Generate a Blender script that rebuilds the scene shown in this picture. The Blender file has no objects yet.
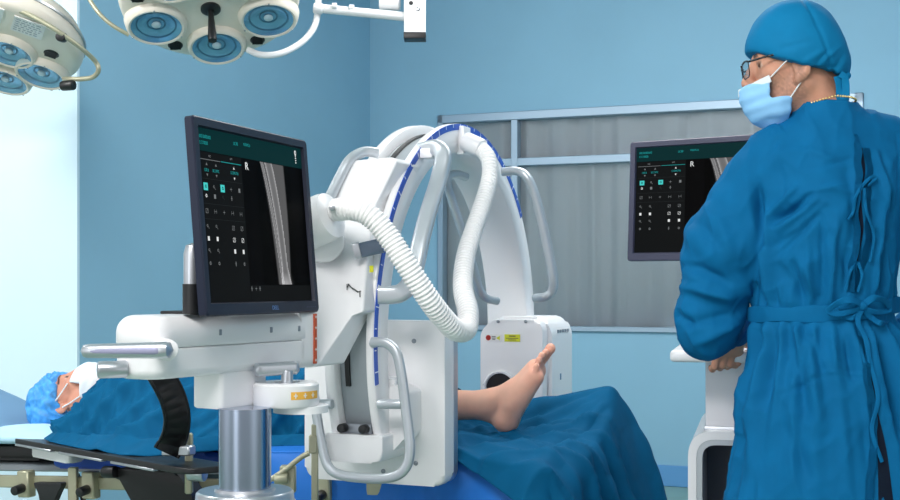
import bpy, bmesh, math, random
import numpy as np
from mathutils import Vector as V, Matrix, noise

random.seed(7)
PI = math.pi
C = bpy.context.scene.collection

# ------------------------------------------------------------------ camera model
FPX, HY, CAMZ = 1236.0, 285.0, 1.13
def at(x, y, Y):
    return V(((x - 450) / FPX * Y, Y, CAMZ + (HY - y) / FPX * Y))

cam_d = bpy.data.cameras.new('camera'); cam = bpy.data.objects.new('camera', cam_d); C.objects.link(cam)
cam.location = (0, 0, CAMZ); cam.rotation_euler = (PI / 2, 0, 0)
cam_d.sensor_width = 36; cam_d.lens = 36 * FPX / 900; cam_d.shift_y = (HY - 250) / 900
cam_d.clip_start = 0.05
sc = bpy.context.scene
sc.camera = cam
sc.view_settings.view_transform = 'Standard'
sc.view_settings.look = 'None'
sc.view_settings.gamma = 1
sc.view_settings.use_curve_mapping = False
sc.view_settings.exposure = 0.0

# ------------------------------------------------------------------ materials
def lin(c):
    c = c / 255.0
    return c / 12.92 if c <= 0.04045 else ((c + 0.055) / 1.055) ** 2.4
def col(r, g, b): return (lin(r), lin(g), lin(b), 1)

def mat(name, rgb, rough=0.5, metal=0.0, var=0.0, vscale=30, bump=0.0, bscale=200, spec=0.5, coat=0.0,
        sheen=0.0, sss=0.0, emit=None, estr=1.0, attr=None, aniso=None):
    m = bpy.data.materials.new(name); m.use_nodes = True
    nt = m.node_tree; b = nt.nodes['Principled BSDF']
    c = col(*rgb)
    b.inputs['Base Color'].default_value = c
    b.inputs['Roughness'].default_value = rough
    b.inputs['Metallic'].default_value = metal
    b.inputs['Specular IOR Level'].default_value = spec
    b.inputs['Coat Weight'].default_value = coat
    b.inputs['Sheen Weight'].default_value = sheen
    tc = nt.nodes.new('ShaderNodeTexCoord')
    if sss:
        b.inputs['Subsurface Weight'].default_value = sss
        b.inputs['Subsurface Radius'].default_value = (0.02, 0.007, 0.004)
        b.inputs['Subsurface Scale'].default_value = 0.6
    base = None
    if var:
        n = nt.nodes.new('ShaderNodeTexNoise'); n.inputs['Scale'].default_value = vscale
        n.inputs['Detail'].default_value = 4
        nt.links.new(tc.outputs['Object'], n.inputs['Vector'])
        r = nt.nodes.new('ShaderNodeMapRange')
        r.inputs[1].default_value = 0.3; r.inputs[2].default_value = 0.7
        r.inputs[3].default_value = 1 - var; r.inputs[4].default_value = 1 + var
        nt.links.new(n.outputs['Fac'], r.inputs[0])
        mx = nt.nodes.new('ShaderNodeMix'); mx.data_type = 'RGBA'; mx.blend_type = 'MULTIPLY'
        mx.inputs['Factor'].default_value = 1
        mx.inputs['A'].default_value = c
        nt.links.new(r.outputs[0], mx.inputs['B'])
        base = mx.outputs['Result']
    if attr:
        at_ = nt.nodes.new('ShaderNodeVertexColor'); at_.layer_name = attr
        mx = nt.nodes.new('ShaderNodeMix'); mx.data_type = 'RGBA'; mx.blend_type = 'MULTIPLY'
        mx.inputs['Factor'].default_value = 1
        if base: nt.links.new(base, mx.inputs['A'])
        else: mx.inputs['A'].default_value = c
        nt.links.new(at_.outputs['Color'], mx.inputs['B'])
        base = mx.outputs['Result']
    if base: nt.links.new(base, b.inputs['Base Color'])
    if bump:
        n = nt.nodes.new('ShaderNodeTexNoise'); n.inputs['Scale'].default_value = bscale
        n.inputs['Detail'].default_value = 3
        nt.links.new(tc.outputs['Object'], n.inputs['Vector'])
        bp = nt.nodes.new('ShaderNodeBump'); bp.inputs['Strength'].default_value = bump
        bp.inputs['Distance'].default_value = 0.002
        nt.links.new(n.outputs['Fac'], bp.inputs['Height'])
        nt.links.new(bp.outputs['Normal'], b.inputs['Normal'])
    if emit:
        b.inputs['Emission Color'].default_value = col(*emit)
        b.inputs['Emission Strength'].default_value = estr
    return m

def emis(name, rgb, s=1.0):
    m = bpy.data.materials.new(name); m.use_nodes = True
    nt = m.node_tree; b = nt.nodes['Principled BSDF']
    b.inputs['Base Color'].default_value = (0.002, 0.002, 0.002, 1)
    b.inputs['Roughness'].default_value = 0.35
    b.inputs['Specular IOR Level'].default_value = 0.012
    b.inputs['Emission Color'].default_value = col(*rgb)
    b.inputs['Emission Strength'].default_value = s
    return m

M = {}
M['wall'] = mat('wall_paint_blue', (140, 184, 208), 0.75, var=0.02, vscale=3, bump=0.05, bscale=300, spec=0.25)
M['wall_white'] = mat('wall_paint_pale', (206, 230, 243), 0.75, var=0.015, vscale=3, bump=0.05, bscale=300, spec=0.25)
M['skirt'] = mat('skirting_blue', (92, 152, 205), 0.5)
M['floor'] = mat('floor_green_vinyl', (134, 166, 152), 0.3, var=0.06, vscale=8, spec=0.4)
M['ceiling'] = mat('ceiling_white', (225, 232, 235), 0.9)
M['alu'] = mat('window_aluminium', (150, 172, 190), 0.4, 0.35)
M['curtain'] = mat('curtain_grey', (238, 244, 250), 0.85, var=0.02, vscale=6)
M['white'] = mat('white_enamel', (236, 236, 238), 0.32, spec=0.5, coat=0.15)
M['white2'] = mat('white_plastic', (238, 238, 240), 0.45)
M['hose'] = mat('hose_white', (246, 245, 245), 0.5)
M['lampshell'] = mat('lamp_shell_grey', (230, 222, 208), 0.4, var=0.02, vscale=10)
M['silver'] = mat('satin_aluminium', (190, 194, 200), 0.33, 0.85, bump=0.02)
M['silverhandle'] = mat('silver_paint', (196, 202, 208), 0.35, 0.55)
M['chrome'] = mat('chrome', (210, 214, 218), 0.12, 1.0)
M['steel'] = mat('polished_steel', (168, 180, 198), 0.2, 1.0, var=0.03, vscale=4)
M['track'] = mat('track_grey', (156, 164, 170), 0.4, 0.15, var=0.08, vscale=6)
M['greymetal'] = mat('grey_metal', (150, 156, 164), 0.4, 0.6)
M['black'] = mat('black_plastic', (20, 21, 24), 0.4)
M['blackmetal'] = mat('black_metal', (28, 28, 30), 0.4, 0.3)
M['leather'] = mat('black_leather', (7, 8, 11), 0.3, var=0.1, vscale=60, bump=0.15, bscale=60, spec=0.35)
M['bezel'] = mat('monitor_bezel', (22, 29, 50), 0.42, spec=0.4)
M['bezel2'] = mat('monitor_bezel_grey', (66, 68, 90), 0.42, spec=0.4)
M['blue_strip'] = mat('blue_scale', (30, 84, 190), 0.4)
M['tick'] = mat('scale_tick_white', (235, 240, 250), 0.5)
M['orange'] = mat('orange_scale', (186, 78, 44), 0.5)
M['amber'] = mat('amber_scale', (236, 178, 70), 0.5)
M['purple'] = mat('handle_inset', (150, 150, 178), 0.4, 0.2)
M['teal_knob'] = mat('slate_knob', (112, 126, 146), 0.35, 0.3)
M['knob_blue'] = mat('lever_blue_cap', (50, 110, 200), 0.4)
M['label_white'] = mat('label_white', (230, 230, 228), 0.5)
M['label_yellow'] = mat('label_yellow', (212, 214, 40), 0.5)
M['ink'] = mat('label_ink', (60, 64, 66), 0.6)
M['ink_red'] = mat('label_ink_red', (200, 50, 40), 0.6)
M['mesh_dark'] = mat('collimator_window', (22, 24, 28), 0.35, var=0.2, vscale=200)
M['gown'] = mat('gown_blue', (7, 101, 152), 0.8, var=0.07, vscale=18, bump=0.12, bscale=500, spec=0.12)
M['gown_dark'] = mat('undershirt_dark', (14, 34, 60), 0.85)
M['capblue'] = mat('cap_blue', (10, 120, 170), 0.75, var=0.04, vscale=25, bump=0.12, bscale=500, spec=0.15)
M['drape'] = mat('drape_blue', (4, 88, 130), 0.8, var=0.06, vscale=18, bump=0.12, bscale=500, spec=0.12)
M['bouffant'] = mat('bouffant_blue', (70, 156, 226), 0.5, var=0.2, vscale=55, bump=0.9, bscale=70, spec=0.45)
M['mask'] = mat('mask_blue', (150, 206, 250), 0.85, var=0.02, vscale=20, spec=0.2)
M['maskw'] = mat('mask_white', (228, 236, 242), 0.85, var=0.02, spec=0.2)
M['string'] = mat('mask_string', (235, 238, 240), 0.8)
M['skin'] = mat('skin_light', (236, 180, 156), 0.5, var=0.05, vscale=25, bump=0.08, bscale=250, sss=0.12, attr='tone', spec=0.35)
M['skin2'] = mat('skin_tan', (208, 152, 126), 0.5, var=0.06, vscale=30, bump=0.1, bscale=300, sss=0.08, attr='tone', spec=0.35)
M['sheet'] = mat('table_sheet_blue', (22, 112, 204), 0.55, var=0.06, vscale=12, spec=0.4)
M['pad'] = mat('table_pad_blue', (20, 78, 178), 0.5, var=0.05, vscale=12)
M['headpad'] = mat('head_pad_steel_blue', (92, 132, 168), 0.5)
M['pillow'] = mat('pillow_pale_blue', (176, 216, 238), 0.7, var=0.04, vscale=14)
M['rail'] = mat('table_rail_metal', (172, 170, 146), 0.4, 0.45, var=0.08, vscale=14)
M['gold'] = mat('gold_chain', (226, 196, 130), 0.3, 0.8)
M['glassframe'] = mat('spectacle_frame', (30, 30, 34), 0.25, 0.3)
M['reflector'] = mat('lamp_reflector', (140, 188, 214), 0.25, 0.45, var=0.1, vscale=12)
M['cartgrey'] = mat('cart_panel', (222, 222, 226), 0.42)
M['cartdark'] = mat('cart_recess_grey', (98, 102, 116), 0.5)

def glass_mat(name, tint, refl=0.12, rough=0.05):
    m = bpy.data.materials.new(name); m.use_nodes = True
    nt = m.node_tree; nt.nodes.clear()
    o = nt.nodes.new('ShaderNodeOutputMaterial')
    t = nt.nodes.new('ShaderNodeBsdfTransparent'); t.inputs[0].default_value = tint
    g = nt.nodes.new('ShaderNodeBsdfGlossy'); g.inputs['Roughness'].default_value = rough
    f = nt.nodes.new('ShaderNodeLayerWeight'); f.inputs[0].default_value = 0.5
    pw = nt.nodes.new('ShaderNodeMath'); pw.operation = 'POWER'; pw.inputs[1].default_value = 4
    mp = nt.nodes.new('ShaderNodeMath'); mp.operation = 'MULTIPLY_ADD'; mp.inputs[1].default_value = 0.5; mp.inputs[2].default_value = refl
    mp.use_clamp = True
    x = nt.nodes.new('ShaderNodeMixShader')
    nt.links.new(f.outputs['Facing'], pw.inputs[0]); nt.links.new(pw.outputs[0], mp.inputs[0]); nt.links.new(mp.outputs[0], x.inputs[0])
    nt.links.new(t.outputs[0], x.inputs[1]); nt.links.new(g.outputs[0], x.inputs[2])
    nt.links.new(x.outputs[0], o.inputs[0])
    return m
M['glass'] = glass_mat('window_glass', (0.985, 0.99, 0.992, 1), 0.012, 0.4)
M['lampglass'] = glass_mat('lamp_lens_glass', (0.82, 0.92, 0.97, 1), 0.02)
M['specglass'] = glass_mat('spectacle_lens', (0.97, 0.98, 0.98, 1), 0.03)

# ------------------------------------------------------------------ objects
W = {}
def link(o, parent=None):
    C.objects.link(o)
    if parent: o.parent = parent
    return o
def thing(name, label, cat, loc, group=None):
    o = bpy.data.objects.new(name, None); o.empty_display_size = 0.1
    link(o); o.location = loc; o['label'] = label; o['category'] = cat
    if group: o['group'] = group
    W[o.name] = V(loc)
    return o
def obj(name, bm, mats, parent=None, label=None, cat=None, group=None, kind=None, ang=42, base=None, tones=None):
    me = bpy.data.meshes.new(name)
    if isinstance(bm, bmesh.types.BMesh):
        bmesh.ops.recalc_face_normals(bm, faces=bm.faces[:])
        bm.to_mesh(me); bm.free()
    else:
        v, f = bm
        me.from_pydata([tuple(p) for p in v], [], [tuple(q) for q in f])
    if not isinstance(mats, (list, tuple)): mats = [mats]
    for m in mats: me.materials.append(m)
    n = len(me.vertices); co = np.empty(n * 3, np.float32); me.vertices.foreach_get('co', co); co = co.reshape(-1, 3)
    if parent: org = W[parent.name]
    else:
        lo, hi = co.min(0), co.max(0)
        org = V(base) if base else V(((lo[0] + hi[0]) / 2, (lo[1] + hi[1]) / 2, lo[2]))
    co -= np.array(org, np.float32)
    me.vertices.foreach_set('co', co.ravel())
    me.polygons.foreach_set('use_smooth', [True] * len(me.polygons))
    if ang < 180: me.set_sharp_from_angle(angle=math.radians(ang))
    if tones is not None:
        a = me.color_attributes.new('tone', 'FLOAT_COLOR', 'POINT')
        t = np.ones((n, 4), np.float32); t[:, :3] = tones
        a.data.foreach_set('color', t.ravel())
    me.update()
    o = bpy.data.objects.new(name, me)
    link(o, parent)
    if not parent: o.location = org
    W[o.name] = V(org)
    if label: o['label'] = label
    if cat: o['category'] = cat
    if group: o['group'] = group
    if kind: o['kind'] = kind
    return o

# ------------------------------------------------------------------ mesh builders (all add to a bmesh)
I4 = Matrix.Identity(4)
def NB(): return bmesh.new()
def frame(o, x, y, z):
    m = Matrix.Identity(4)
    for i in range(3):
        m[i][0], m[i][1], m[i][2], m[i][3] = x[i], y[i], z[i], o[i]
    return m
def zframe(o, z, xh=None):
    z = V(z).normalized()
    xh = V(xh) if xh is not None else (V((1, 0, 0)) if abs(z.x) < 0.9 else V((0, 1, 0)))
    y = z.cross(xh).normalized(); x = y.cross(z)
    return frame(o, x, y, z)
def merge(bm, t, Mx=I4, mi=0):
    t.verts.ensure_lookup_table()
    for f in t.faces: f.material_index = mi if mi else f.material_index
    bmesh.ops.transform(t, matrix=Mx, verts=t.verts[:])
    me = bpy.data.meshes.new('t'); t.to_mesh(me); t.free(); bm.from_mesh(me); bpy.data.meshes.remove(me)
    return bm
def box(bm, lo, hi, Mx=I4, bev=0.0, seg=3, mi=0):
    t = NB(); bmesh.ops.create_cube(t, size=1)
    lo, hi = V(lo), V(hi); c = (lo + hi) / 2; s = hi - lo
    for v in t.verts: v.co = V((v.co.x * s.x, v.co.y * s.y, v.co.z * s.z)) + c
    if bev: bmesh.ops.bevel(t, geom=t.edges[:], offset=bev, segments=seg, profile=0.6, affect='EDGES')
    return merge(bm, t, Mx, mi)
def prism(bm, pts, z0, z1, Mx=I4, bev=0.0, seg=3, mi=0, shift=(0, 0), which=0):
    t = NB()
    a = [t.verts.new((p[0], p[1], z0)) for p in pts]
    b = [t.verts.new((p[0] + shift[0], p[1] + shift[1], z1)) for p in pts]
    n = len(pts); f0 = t.faces.new(a[::-1]); f1 = t.faces.new(b)
    for i in range(n): t.faces.new((a[i], a[(i + 1) % n], b[(i + 1) % n], b[i]))
    if bev:
        ed = (set(f0.edges) if which != 1 else set()) | (set(f1.edges) if which != 2 else set())
        bmesh.ops.bevel(t, geom=list(ed), offset=bev, segments=seg, profile=0.6, affect='EDGES')
    return merge(bm, t, Mx, mi)
def pill(bm, pts, prof, Mx=I4):
    """convex plan outline lofted through (inset, z) pairs"""
    N = len(pts); nr = []
    for i in range(N):
        a = V(pts[i - 1][:2]); c = V(pts[(i + 1) % N][:2]); t_ = (c - a).normalized(); nr.append(V((-t_.y, t_.x)))
    ar = sum(pts[i][0] * pts[(i + 1) % N][1] - pts[(i + 1) % N][0] * pts[i][1] for i in range(N))
    if ar < 0: nr = [-q for q in nr]
    t = NB(); R_ = [[t.verts.new((p[0] + q.x * ins, p[1] + q.y * ins, z)) for p, q in zip(pts, nr)] for ins, z in prof]
    for a, c in zip(R_[:-1], R_[1:]):
        for i in range(N): t.faces.new((a[i], a[(i + 1) % N], c[(i + 1) % N], c[i]))
    t.faces.new(R_[0][::-1]); t.faces.new(R_[-1])
    return merge(bm, t, Mx)
def rrect(w, h, r, n=6, cx=0, cy=0):
    out = []
    for (sx, sy, a0) in ((1, 1, 0), (-1, 1, 90), (-1, -1, 180), (1, -1, 270)):
        for i in range(n + 1):
            a = math.radians(a0 + 90 * i / n)
            out.append((cx + sx * (w / 2 - r) + r * math.cos(a), cy + sy * (h / 2 - r) + r * math.sin(a)))
    return out
def roundpoly(pts, rad, n=5):
    """corner-rounded 2D polygon; rad scalar or list"""
    out = []; N = len(pts)
    for i in range(N):
        p = V(pts[i][:2]); a = V(pts[i - 1][:2]) - p; b = V(pts[(i + 1) % N][:2]) - p
        r = rad[i] if isinstance(rad, (list, tuple)) else rad
        if r <= 0: out.append(tuple(p)); continue
        la, lb = a.length, b.length; a.normalize(); b.normalize()
        d = min(r, la * 0.45, lb * 0.45)
        for k in range(n + 1):
            t = k / n
            q = (1 - t) ** 2 * (p + a * d) + 2 * t * (1 - t) * p + t * t * (p + b * d)
            out.append(tuple(q))
    return out
def lathe(bm, prof, Mx=I4, n=40, mi=0, caps=True):
    t = NB(); rings = []
    for (r, z) in prof:
        rings.append([t.verts.new((r * math.cos(2 * PI * i / n), r * math.sin(2 * PI * i / n), z)) for i in range(n)])
    for a, b in zip(rings[:-1], rings[1:]):
        for i in range(n): t.faces.new((a[i], a[(i + 1) % n], b[(i + 1) % n], b[i]))
    if caps:
        if prof[0][0] > 1e-6: t.faces.new(rings[0][::-1])
        if prof[-1][0] > 1e-6: t.faces.new(rings[-1])
    bmesh.ops.remove_doubles(t, verts=t.verts[:], dist=1e-6)
    return merge(bm, t, Mx, mi)
def cyl(bm, a, b, r, n=24, bev=0.0, mi=0):
    a, b = V(a), V(b); L = (b - a).length; e = min(bev, r * .9, L * .45)
    pr = [(r, 0), (r, L)] if not e else [(r - e, 0), (r - e * .3, e * .3), (r, e), (r, L - e), (r - e * .3, L - e * .3), (r - e, L)]
    return lathe(bm, pr, zframe(a, b - a), n, mi)
def ball(bm, c, r, Mx=None, seg=20, mi=0):
    t = NB(); bmesh.ops.create_uvsphere(t, u_segments=seg, v_segments=max(6, seg // 2), radius=1)
    r = (r, r, r) if not hasattr(r, '__len__') else r
    m = (Mx or Matrix.Translation(V(c))) @ Matrix.Diagonal((*r, 1))
    return merge(bm, t, m, mi)
def spline(pts, n, closed=False):
    P = [V(p) for p in pts]; out = []; N = len(P)
    segs = N if closed else N - 1
    for k in range(n + (0 if closed else 1)):
        t = k / n * segs; i = min(int(t), segs - 1); f = t - i
        if closed: p0, p1, p2, p3 = P[(i - 1) % N], P[i % N], P[(i + 1) % N], P[(i + 2) % N]
        else:
            p1, p2 = P[i], P[i + 1]
            p0 = P[i - 1] if i > 0 else p1 * 2 - p2
            p3 = P[i + 2] if i + 2 < N else p2 * 2 - p1
        out.append(0.5 * ((2 * p1) + (-p0 + p2) * f + (2 * p0 - 5 * p1 + 4 * p2 - p3) * f * f + (-p0 + 3 * p1 - 3 * p2 + p3) * f ** 3))
    return out
def resample(pts, n):
    P = [V(p) for p in pts]; L = [0]
    for a, b in zip(P[:-1], P[1:]): L.append(L[-1] + (b - a).length)
    out = []; j = 0
    for k in range(n + 1):
        s = L[-1] * k / n
        while j < len(P) - 2 and L[j + 1] < s: j += 1
        d = L[j + 1] - L[j]
        out.append(P[j].lerp(P[j + 1], (s - L[j]) / d if d else 0))
    return out
def sweep(bm, pts, prof, closed=False, up=None, caps=True, mi=0):
    """prof: list of (x,y) or function(i, t)-> list. x along side vector, y along 'up' vector"""
    t = NB(); P = [V(p) for p in pts]; N = len(P); rings = []; prev = None
    for i in range(N):
        if closed: tg = P[(i + 1) % N] - P[i - 1]
        else: tg = P[min(i + 1, N - 1)] - P[max(i - 1, 0)]
        tg.normalize()
        if up is not None:
            u0 = up(i) if callable(up) else V(up)
            y = u0 - tg * u0.dot(tg); y.normalize()
        else:
            if prev is None:
                u0 = V((0, 0, 1)) if abs(tg.z) < 0.9 else V((0, 1, 0))
            else: u0 = prev
            y = u0 - tg * u0.dot(tg); y.normalize()
        prev = y
        x = tg.cross(y)
        pr = prof(i, i / max(1, N - 1)) if callable(prof) else prof
        rings.append([t.verts.new(P[i] + x * a + y * b) for (a, b) in pr])
    m = len(rings[0])
    for k in range(N if closed else N - 1):
        a, b = rings[k], rings[(k + 1) % N]
        for i in range(m): t.faces.new((a[i], a[(i + 1) % m], b[(i + 1) % m], b[i]))
    if caps and not closed:
        t.faces.new(rings[0][::-1]); t.faces.new(rings[-1])
    return merge(bm, t, I4, mi)
def circ(r, n=12, sx=1, sy=1):
    return [(r * sx * math.cos(2 * PI * i / n), r * sy * math.sin(2 * PI * i / n)) for i in range(n)]
def tube(bm, pts, r, n=12, res=40, closed=False, sx=1, sy=1, up=None, mi=0, smooth=True):
    P = spline(pts, res, closed) if smooth else pts
    pr = circ(r, n, sx, sy) if not callable(r) else (lambda i, t: circ(r(t), n, sx, sy))
    return sweep(bm, P, pr, closed, up, True, mi)
def patch(bm, net, nu, nv, fn=None, thick=0.0, mi=0):
    """net: rows of control points; catmull-rom surface; fn(u,v,p,nrm)->p ; thick>0 makes a closed sheet"""
    rows = [spline(r, nu) for r in net]
    cols = [spline([rows[j][i] for j in range(len(rows))], nv) for i in range(nu + 1)]
    G = [[cols[i][j] for i in range(nu + 1)] for j in range(nv + 1)]
    def nrm(j, i):
        a = G[j][min(i + 1, nu)] - G[j][max(i - 1, 0)]; b = G[min(j + 1, nv)][i] - G[max(j - 1, 0)][i]
        q = a.cross(b)
        return q.normalized() if q.length > 1e-12 else V((0, 0, 1))
    if fn:
        Nn = [[nrm(j, i) for i in range(nu + 1)] for j in range(nv + 1)]
        G = [[fn(i / nu, j / nv, G[j][i], Nn[j][i]) for i in range(nu + 1)] for j in range(nv + 1)]
    t = NB()
    A = [[t.verts.new(p) for p in r] for r in G]
    for j in range(nv):
        for i in range(nu): t.faces.new((A[j][i], A[j][i + 1], A[j + 1][i + 1], A[j + 1][i]))
    if thick:
        Nn = [[nrm(j, i) for i in range(nu + 1)] for j in range(nv + 1)]
        B = [[t.verts.new(G[j][i] - Nn[j][i] * thick) for i in range(nu + 1)] for j in range(nv + 1)]
        for j in range(nv):
            for i in range(nu): t.faces.new((B[j + 1][i], B[j + 1][i + 1], B[j][i + 1], B[j][i]))
        for i in range(nu):
            t.faces.new((A[0][i + 1], A[0][i], B[0][i], B[0][i + 1])); t.faces.new((A[nv][i], A[nv][i + 1], B[nv][i + 1], B[nv][i]))
        for j in range(nv):
            t.faces.new((A[j][0], A[j + 1][0], B[j + 1][0], B[j][0])); t.faces.new((A[j + 1][nu], A[j][nu], B[j][nu], B[j + 1][nu]))
    return merge(bm, t, I4, mi)
def gauss(x, c, s): return math.exp(-((x - c) / s) ** 2)

# ------------------------------------------------------------------ implicit modelling
class Field:
    def __init__(s, lo, hi, h):
        s.lo = np.array(lo, float); s.h = h
        s.n = np.ceil((np.array(hi) - s.lo) / h).astype(int) + 1
        s.D = np.full(tuple(s.n), 0.2, np.float32)
    def pts(s, lo, hi):
        a = np.clip(np.floor((np.array(lo) - s.lo) / s.h).astype(int), 0, s.n - 1)
        b = np.clip(np.ceil((np.array(hi) - s.lo) / s.h).astype(int) + 1, 1, s.n)
        ax = [(s.lo[i] + s.h * np.arange(a[i], b[i])).astype(np.float32) for i in range(3)]
        return (slice(a[0], b[0]), slice(a[1], b[1]), slice(a[2], b[2])), ax[0][:, None, None], ax[1][None, :, None], ax[2][None, None, :]
    def put(s, lo, hi, fn, k=0.02, op='u', pad=0.05):
        sl, x, y, z = s.pts(np.array(lo) - pad, np.array(hi) + pad)
        d = fn(x, y, z)
        a = s.D[sl]
        if op == 'u':
            h = np.maximum(k - np.abs(a - d), 0) / k
            s.D[sl] = np.minimum(a, d) - h * h * k * 0.25
        elif op == 's':
            d = -d; h = np.maximum(k - np.abs(a - d), 0) / k
            s.D[sl] = np.maximum(a, d) + h * h * k * 0.25
        else:
            h = np.maximum(k - np.abs(a - d), 0) / k
            s.D[sl] = np.maximum(a, d) + h * h * k * 0.25
    def cap(s, a, b, ra, rb=None, k=0.02, op='u', flat=None):
        rb = ra if rb is None else rb
        a = np.array(a, float); b = np.array(b, float); m = max(ra, rb); ab = b - a; L = float(ab @ ab) + 1e-12
        def fn(x, y, z):
            px, py, pz = x - a[0], y - a[1], z - a[2]
            t = np.clip((px * ab[0] + py * ab[1] + pz * ab[2]) / L, 0, 1)
            dx, dy, dz = px - t * ab[0], py - t * ab[1], pz - t * ab[2]
            return (np.sqrt(dx * dx + dy * dy + dz * dz) - (ra + (rb - ra) * t)).astype(np.float32)
        s.put(np.minimum(a, b) - m, np.maximum(a, b) + m, fn, k, op)
    def ell(s, c, r, R=None, k=0.02, op='u'):
        c = np.array(c, float); r = np.array(r, float); R = np.eye(3) if R is None else np.array(R, float)  # columns = axes
        m = r.max()
        def fn(x, y, z):
            px, py, pz = x - c[0], y - c[1], z - c[2]
            q = [(px * R[0, i] + py * R[1, i] + pz * R[2, i]) for i in range(3)]
            k0 = np.sqrt((q[0] / r[0]) ** 2 + (q[1] / r[1]) ** 2 + (q[2] / r[2]) ** 2)
            k1 = np.sqrt((q[0] / r[0] ** 2) ** 2 + (q[1] / r[1] ** 2) ** 2 + (q[2] / r[2] ** 2) ** 2) + 1e-9
            return (k0 * (k0 - 1) / k1).astype(np.float32)
        s.put(c - m, c + m, fn, k, op)
    def mesh(s):
        D = s.D; S = D < 0
        nx, ny, nz = D.shape
        c8 = [(i, j, k) for i in (0, 1) for j in (0, 1) for k in (0, 1)]
        sub = lambda A, o: A[o[0]:nx - 1 + o[0], o[1]:ny - 1 + o[1], o[2]:nz - 1 + o[2]]
        cnt = sum(sub(S, o).astype(np.int8) for o in c8)
        cells = (cnt > 0) & (cnt < 8)
        idx = np.full(cells.shape, -1, np.int64); ids = np.argwhere(cells); idx[cells] = np.arange(len(ids))
        val = {o: sub(D, o)[cells] for o in c8}
        acc = np.zeros((len(ids), 3)); num = np.zeros(len(ids))
        for o in c8:
            for ax in range(3):
                if o[ax]: continue
                p = list(o); p[ax] = 1; p = tuple(p)
                a, b = val[o], val[p]; msk = (a < 0) != (b < 0)
                t = np.where(msk, a / np.where(msk, a - b, 1), 0)
                pos = np.tile(np.array(o, float), (len(ids), 1)); pos[:, ax] += t
                acc += pos * msk[:, None]; num += msk
        v = s.lo + s.h * (ids + acc / num[:, None])
        F = []
        for ax in range(3):
            o1, o2 = [(1, 2), (2, 0), (0, 1)][ax]
            a = [slice(None)] * 3; b = [slice(None)] * 3
            a[ax] = slice(0, -1); b[ax] = slice(1, None)
            ch = S[tuple(a)] != S[tuple(b)]
            e = np.argwhere(ch)
            ok = (e[:, o1] > 0) & (e[:, o2] > 0) & (e[:, o1] < D.shape[o1] - 1) & (e[:, o2] < D.shape[o2] - 1)
            e = e[ok]
            q = []
            for (d1, d2) in ((-1, -1), (0, -1), (0, 0), (-1, 0)):
                g = e.copy(); g[:, o1] += d1; g[:, o2] += d2
                q.append(idx[g[:, 0], g[:, 1], g[:, 2]])
            q = np.stack(q, 1)
            ins = S[e[:, 0], e[:, 1], e[:, 2]]
            q[~ins] = q[~ins][:, ::-1]
            F.append(q)
        return v, np.concatenate(F)
def vnormals(v, f):
    n = np.zeros_like(v); a = v[f[:, 2]] - v[f[:, 0]]; b = v[f[:, 3]] - v[f[:, 1]]
    c = np.cross(a, b)
    for i in range(4): np.add.at(n, f[:, i], c)
    return n / (np.linalg.norm(n, axis=1)[:, None] + 1e-12)
def vsmooth(v, f, it=2, lam=0.5):
    for _ in range(it):
        acc = np.zeros_like(v); cnt = np.zeros(len(v))
        for i in range(4):
            for j in (1, 3):
                np.add.at(acc, f[:, i], v[f[:, (i + j) % 4]]); np.add.at(cnt, f[:, i], 1)
        v = v + lam * (acc / cnt[:, None] - v)
    return v
# ================================================================== THE ROOM
TW = math.radians(21.5)
WD = V((math.cos(TW), -math.sin(TW), 0)); WU = V((math.sin(TW), math.cos(TW), 0))
W0 = V((-0.493, 7.62, 0))
def room_frame(o): return frame(o, WD, WU, V((0, 0, 1)))
def struct(name, bm, m, ang=42): return obj(name, bm, m, kind='structure', ang=ang)
CEIL = 3.1
b = NB(); box(b, (-6.5, -2.5, -0.1), (7, 10, 0)); struct('floor', b, M['floor'])
b = NB(); box(b, (-6.5, -0.5, CEIL), (7, 10, CEIL + 0.1)); struct('ceiling', b, M['ceiling'])
RF = room_frame(W0)
s0, s1, sm1, sm2, zb, zt, ztr = 0.455, 2.89, 0.94, 2.42, 0.862, 2.15, 1.853
b = NB()
box(b, (-0.2, 0, 0), (s0, 0.2, CEIL), RF); box(b, (s1, 0, 0), (4.4, 0.2, CEIL), RF)
box(b, (s0, 0, 0), (s1, 0.2, zb), RF); box(b, (s0, 0, zt), (s1, 0.2, CEIL), RF)
struct('wall_back', b, M['wall'])
b = NB(); box(b, (-0.2, -2.775, 0), (0, 0, CEIL), RF); struct('wall_left', b, M['wall'])
b = NB(); box(b, (-3.2, -2.79, 0), (0.0, -2.775, CEIL), RF); struct('wall_front', b, M['wall_white'])
b = NB(); box(b, (4.2, -4.0, 0), (4.4, 0, CEIL), RF); struct('wall_right', b, M['wall'])
b = NB(); box(b, (0.0, -0.014, 0), (4.2, 0, 0.118), RF, 0.004, 1); struct('baseboard_back', b, M['skirt'])
b = NB(); box(b, (0, -2.775, 0), (0.014, -0.014, 0.118), RF, 0.004, 1); struct('baseboard_left', b, M['skirt'])
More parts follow.
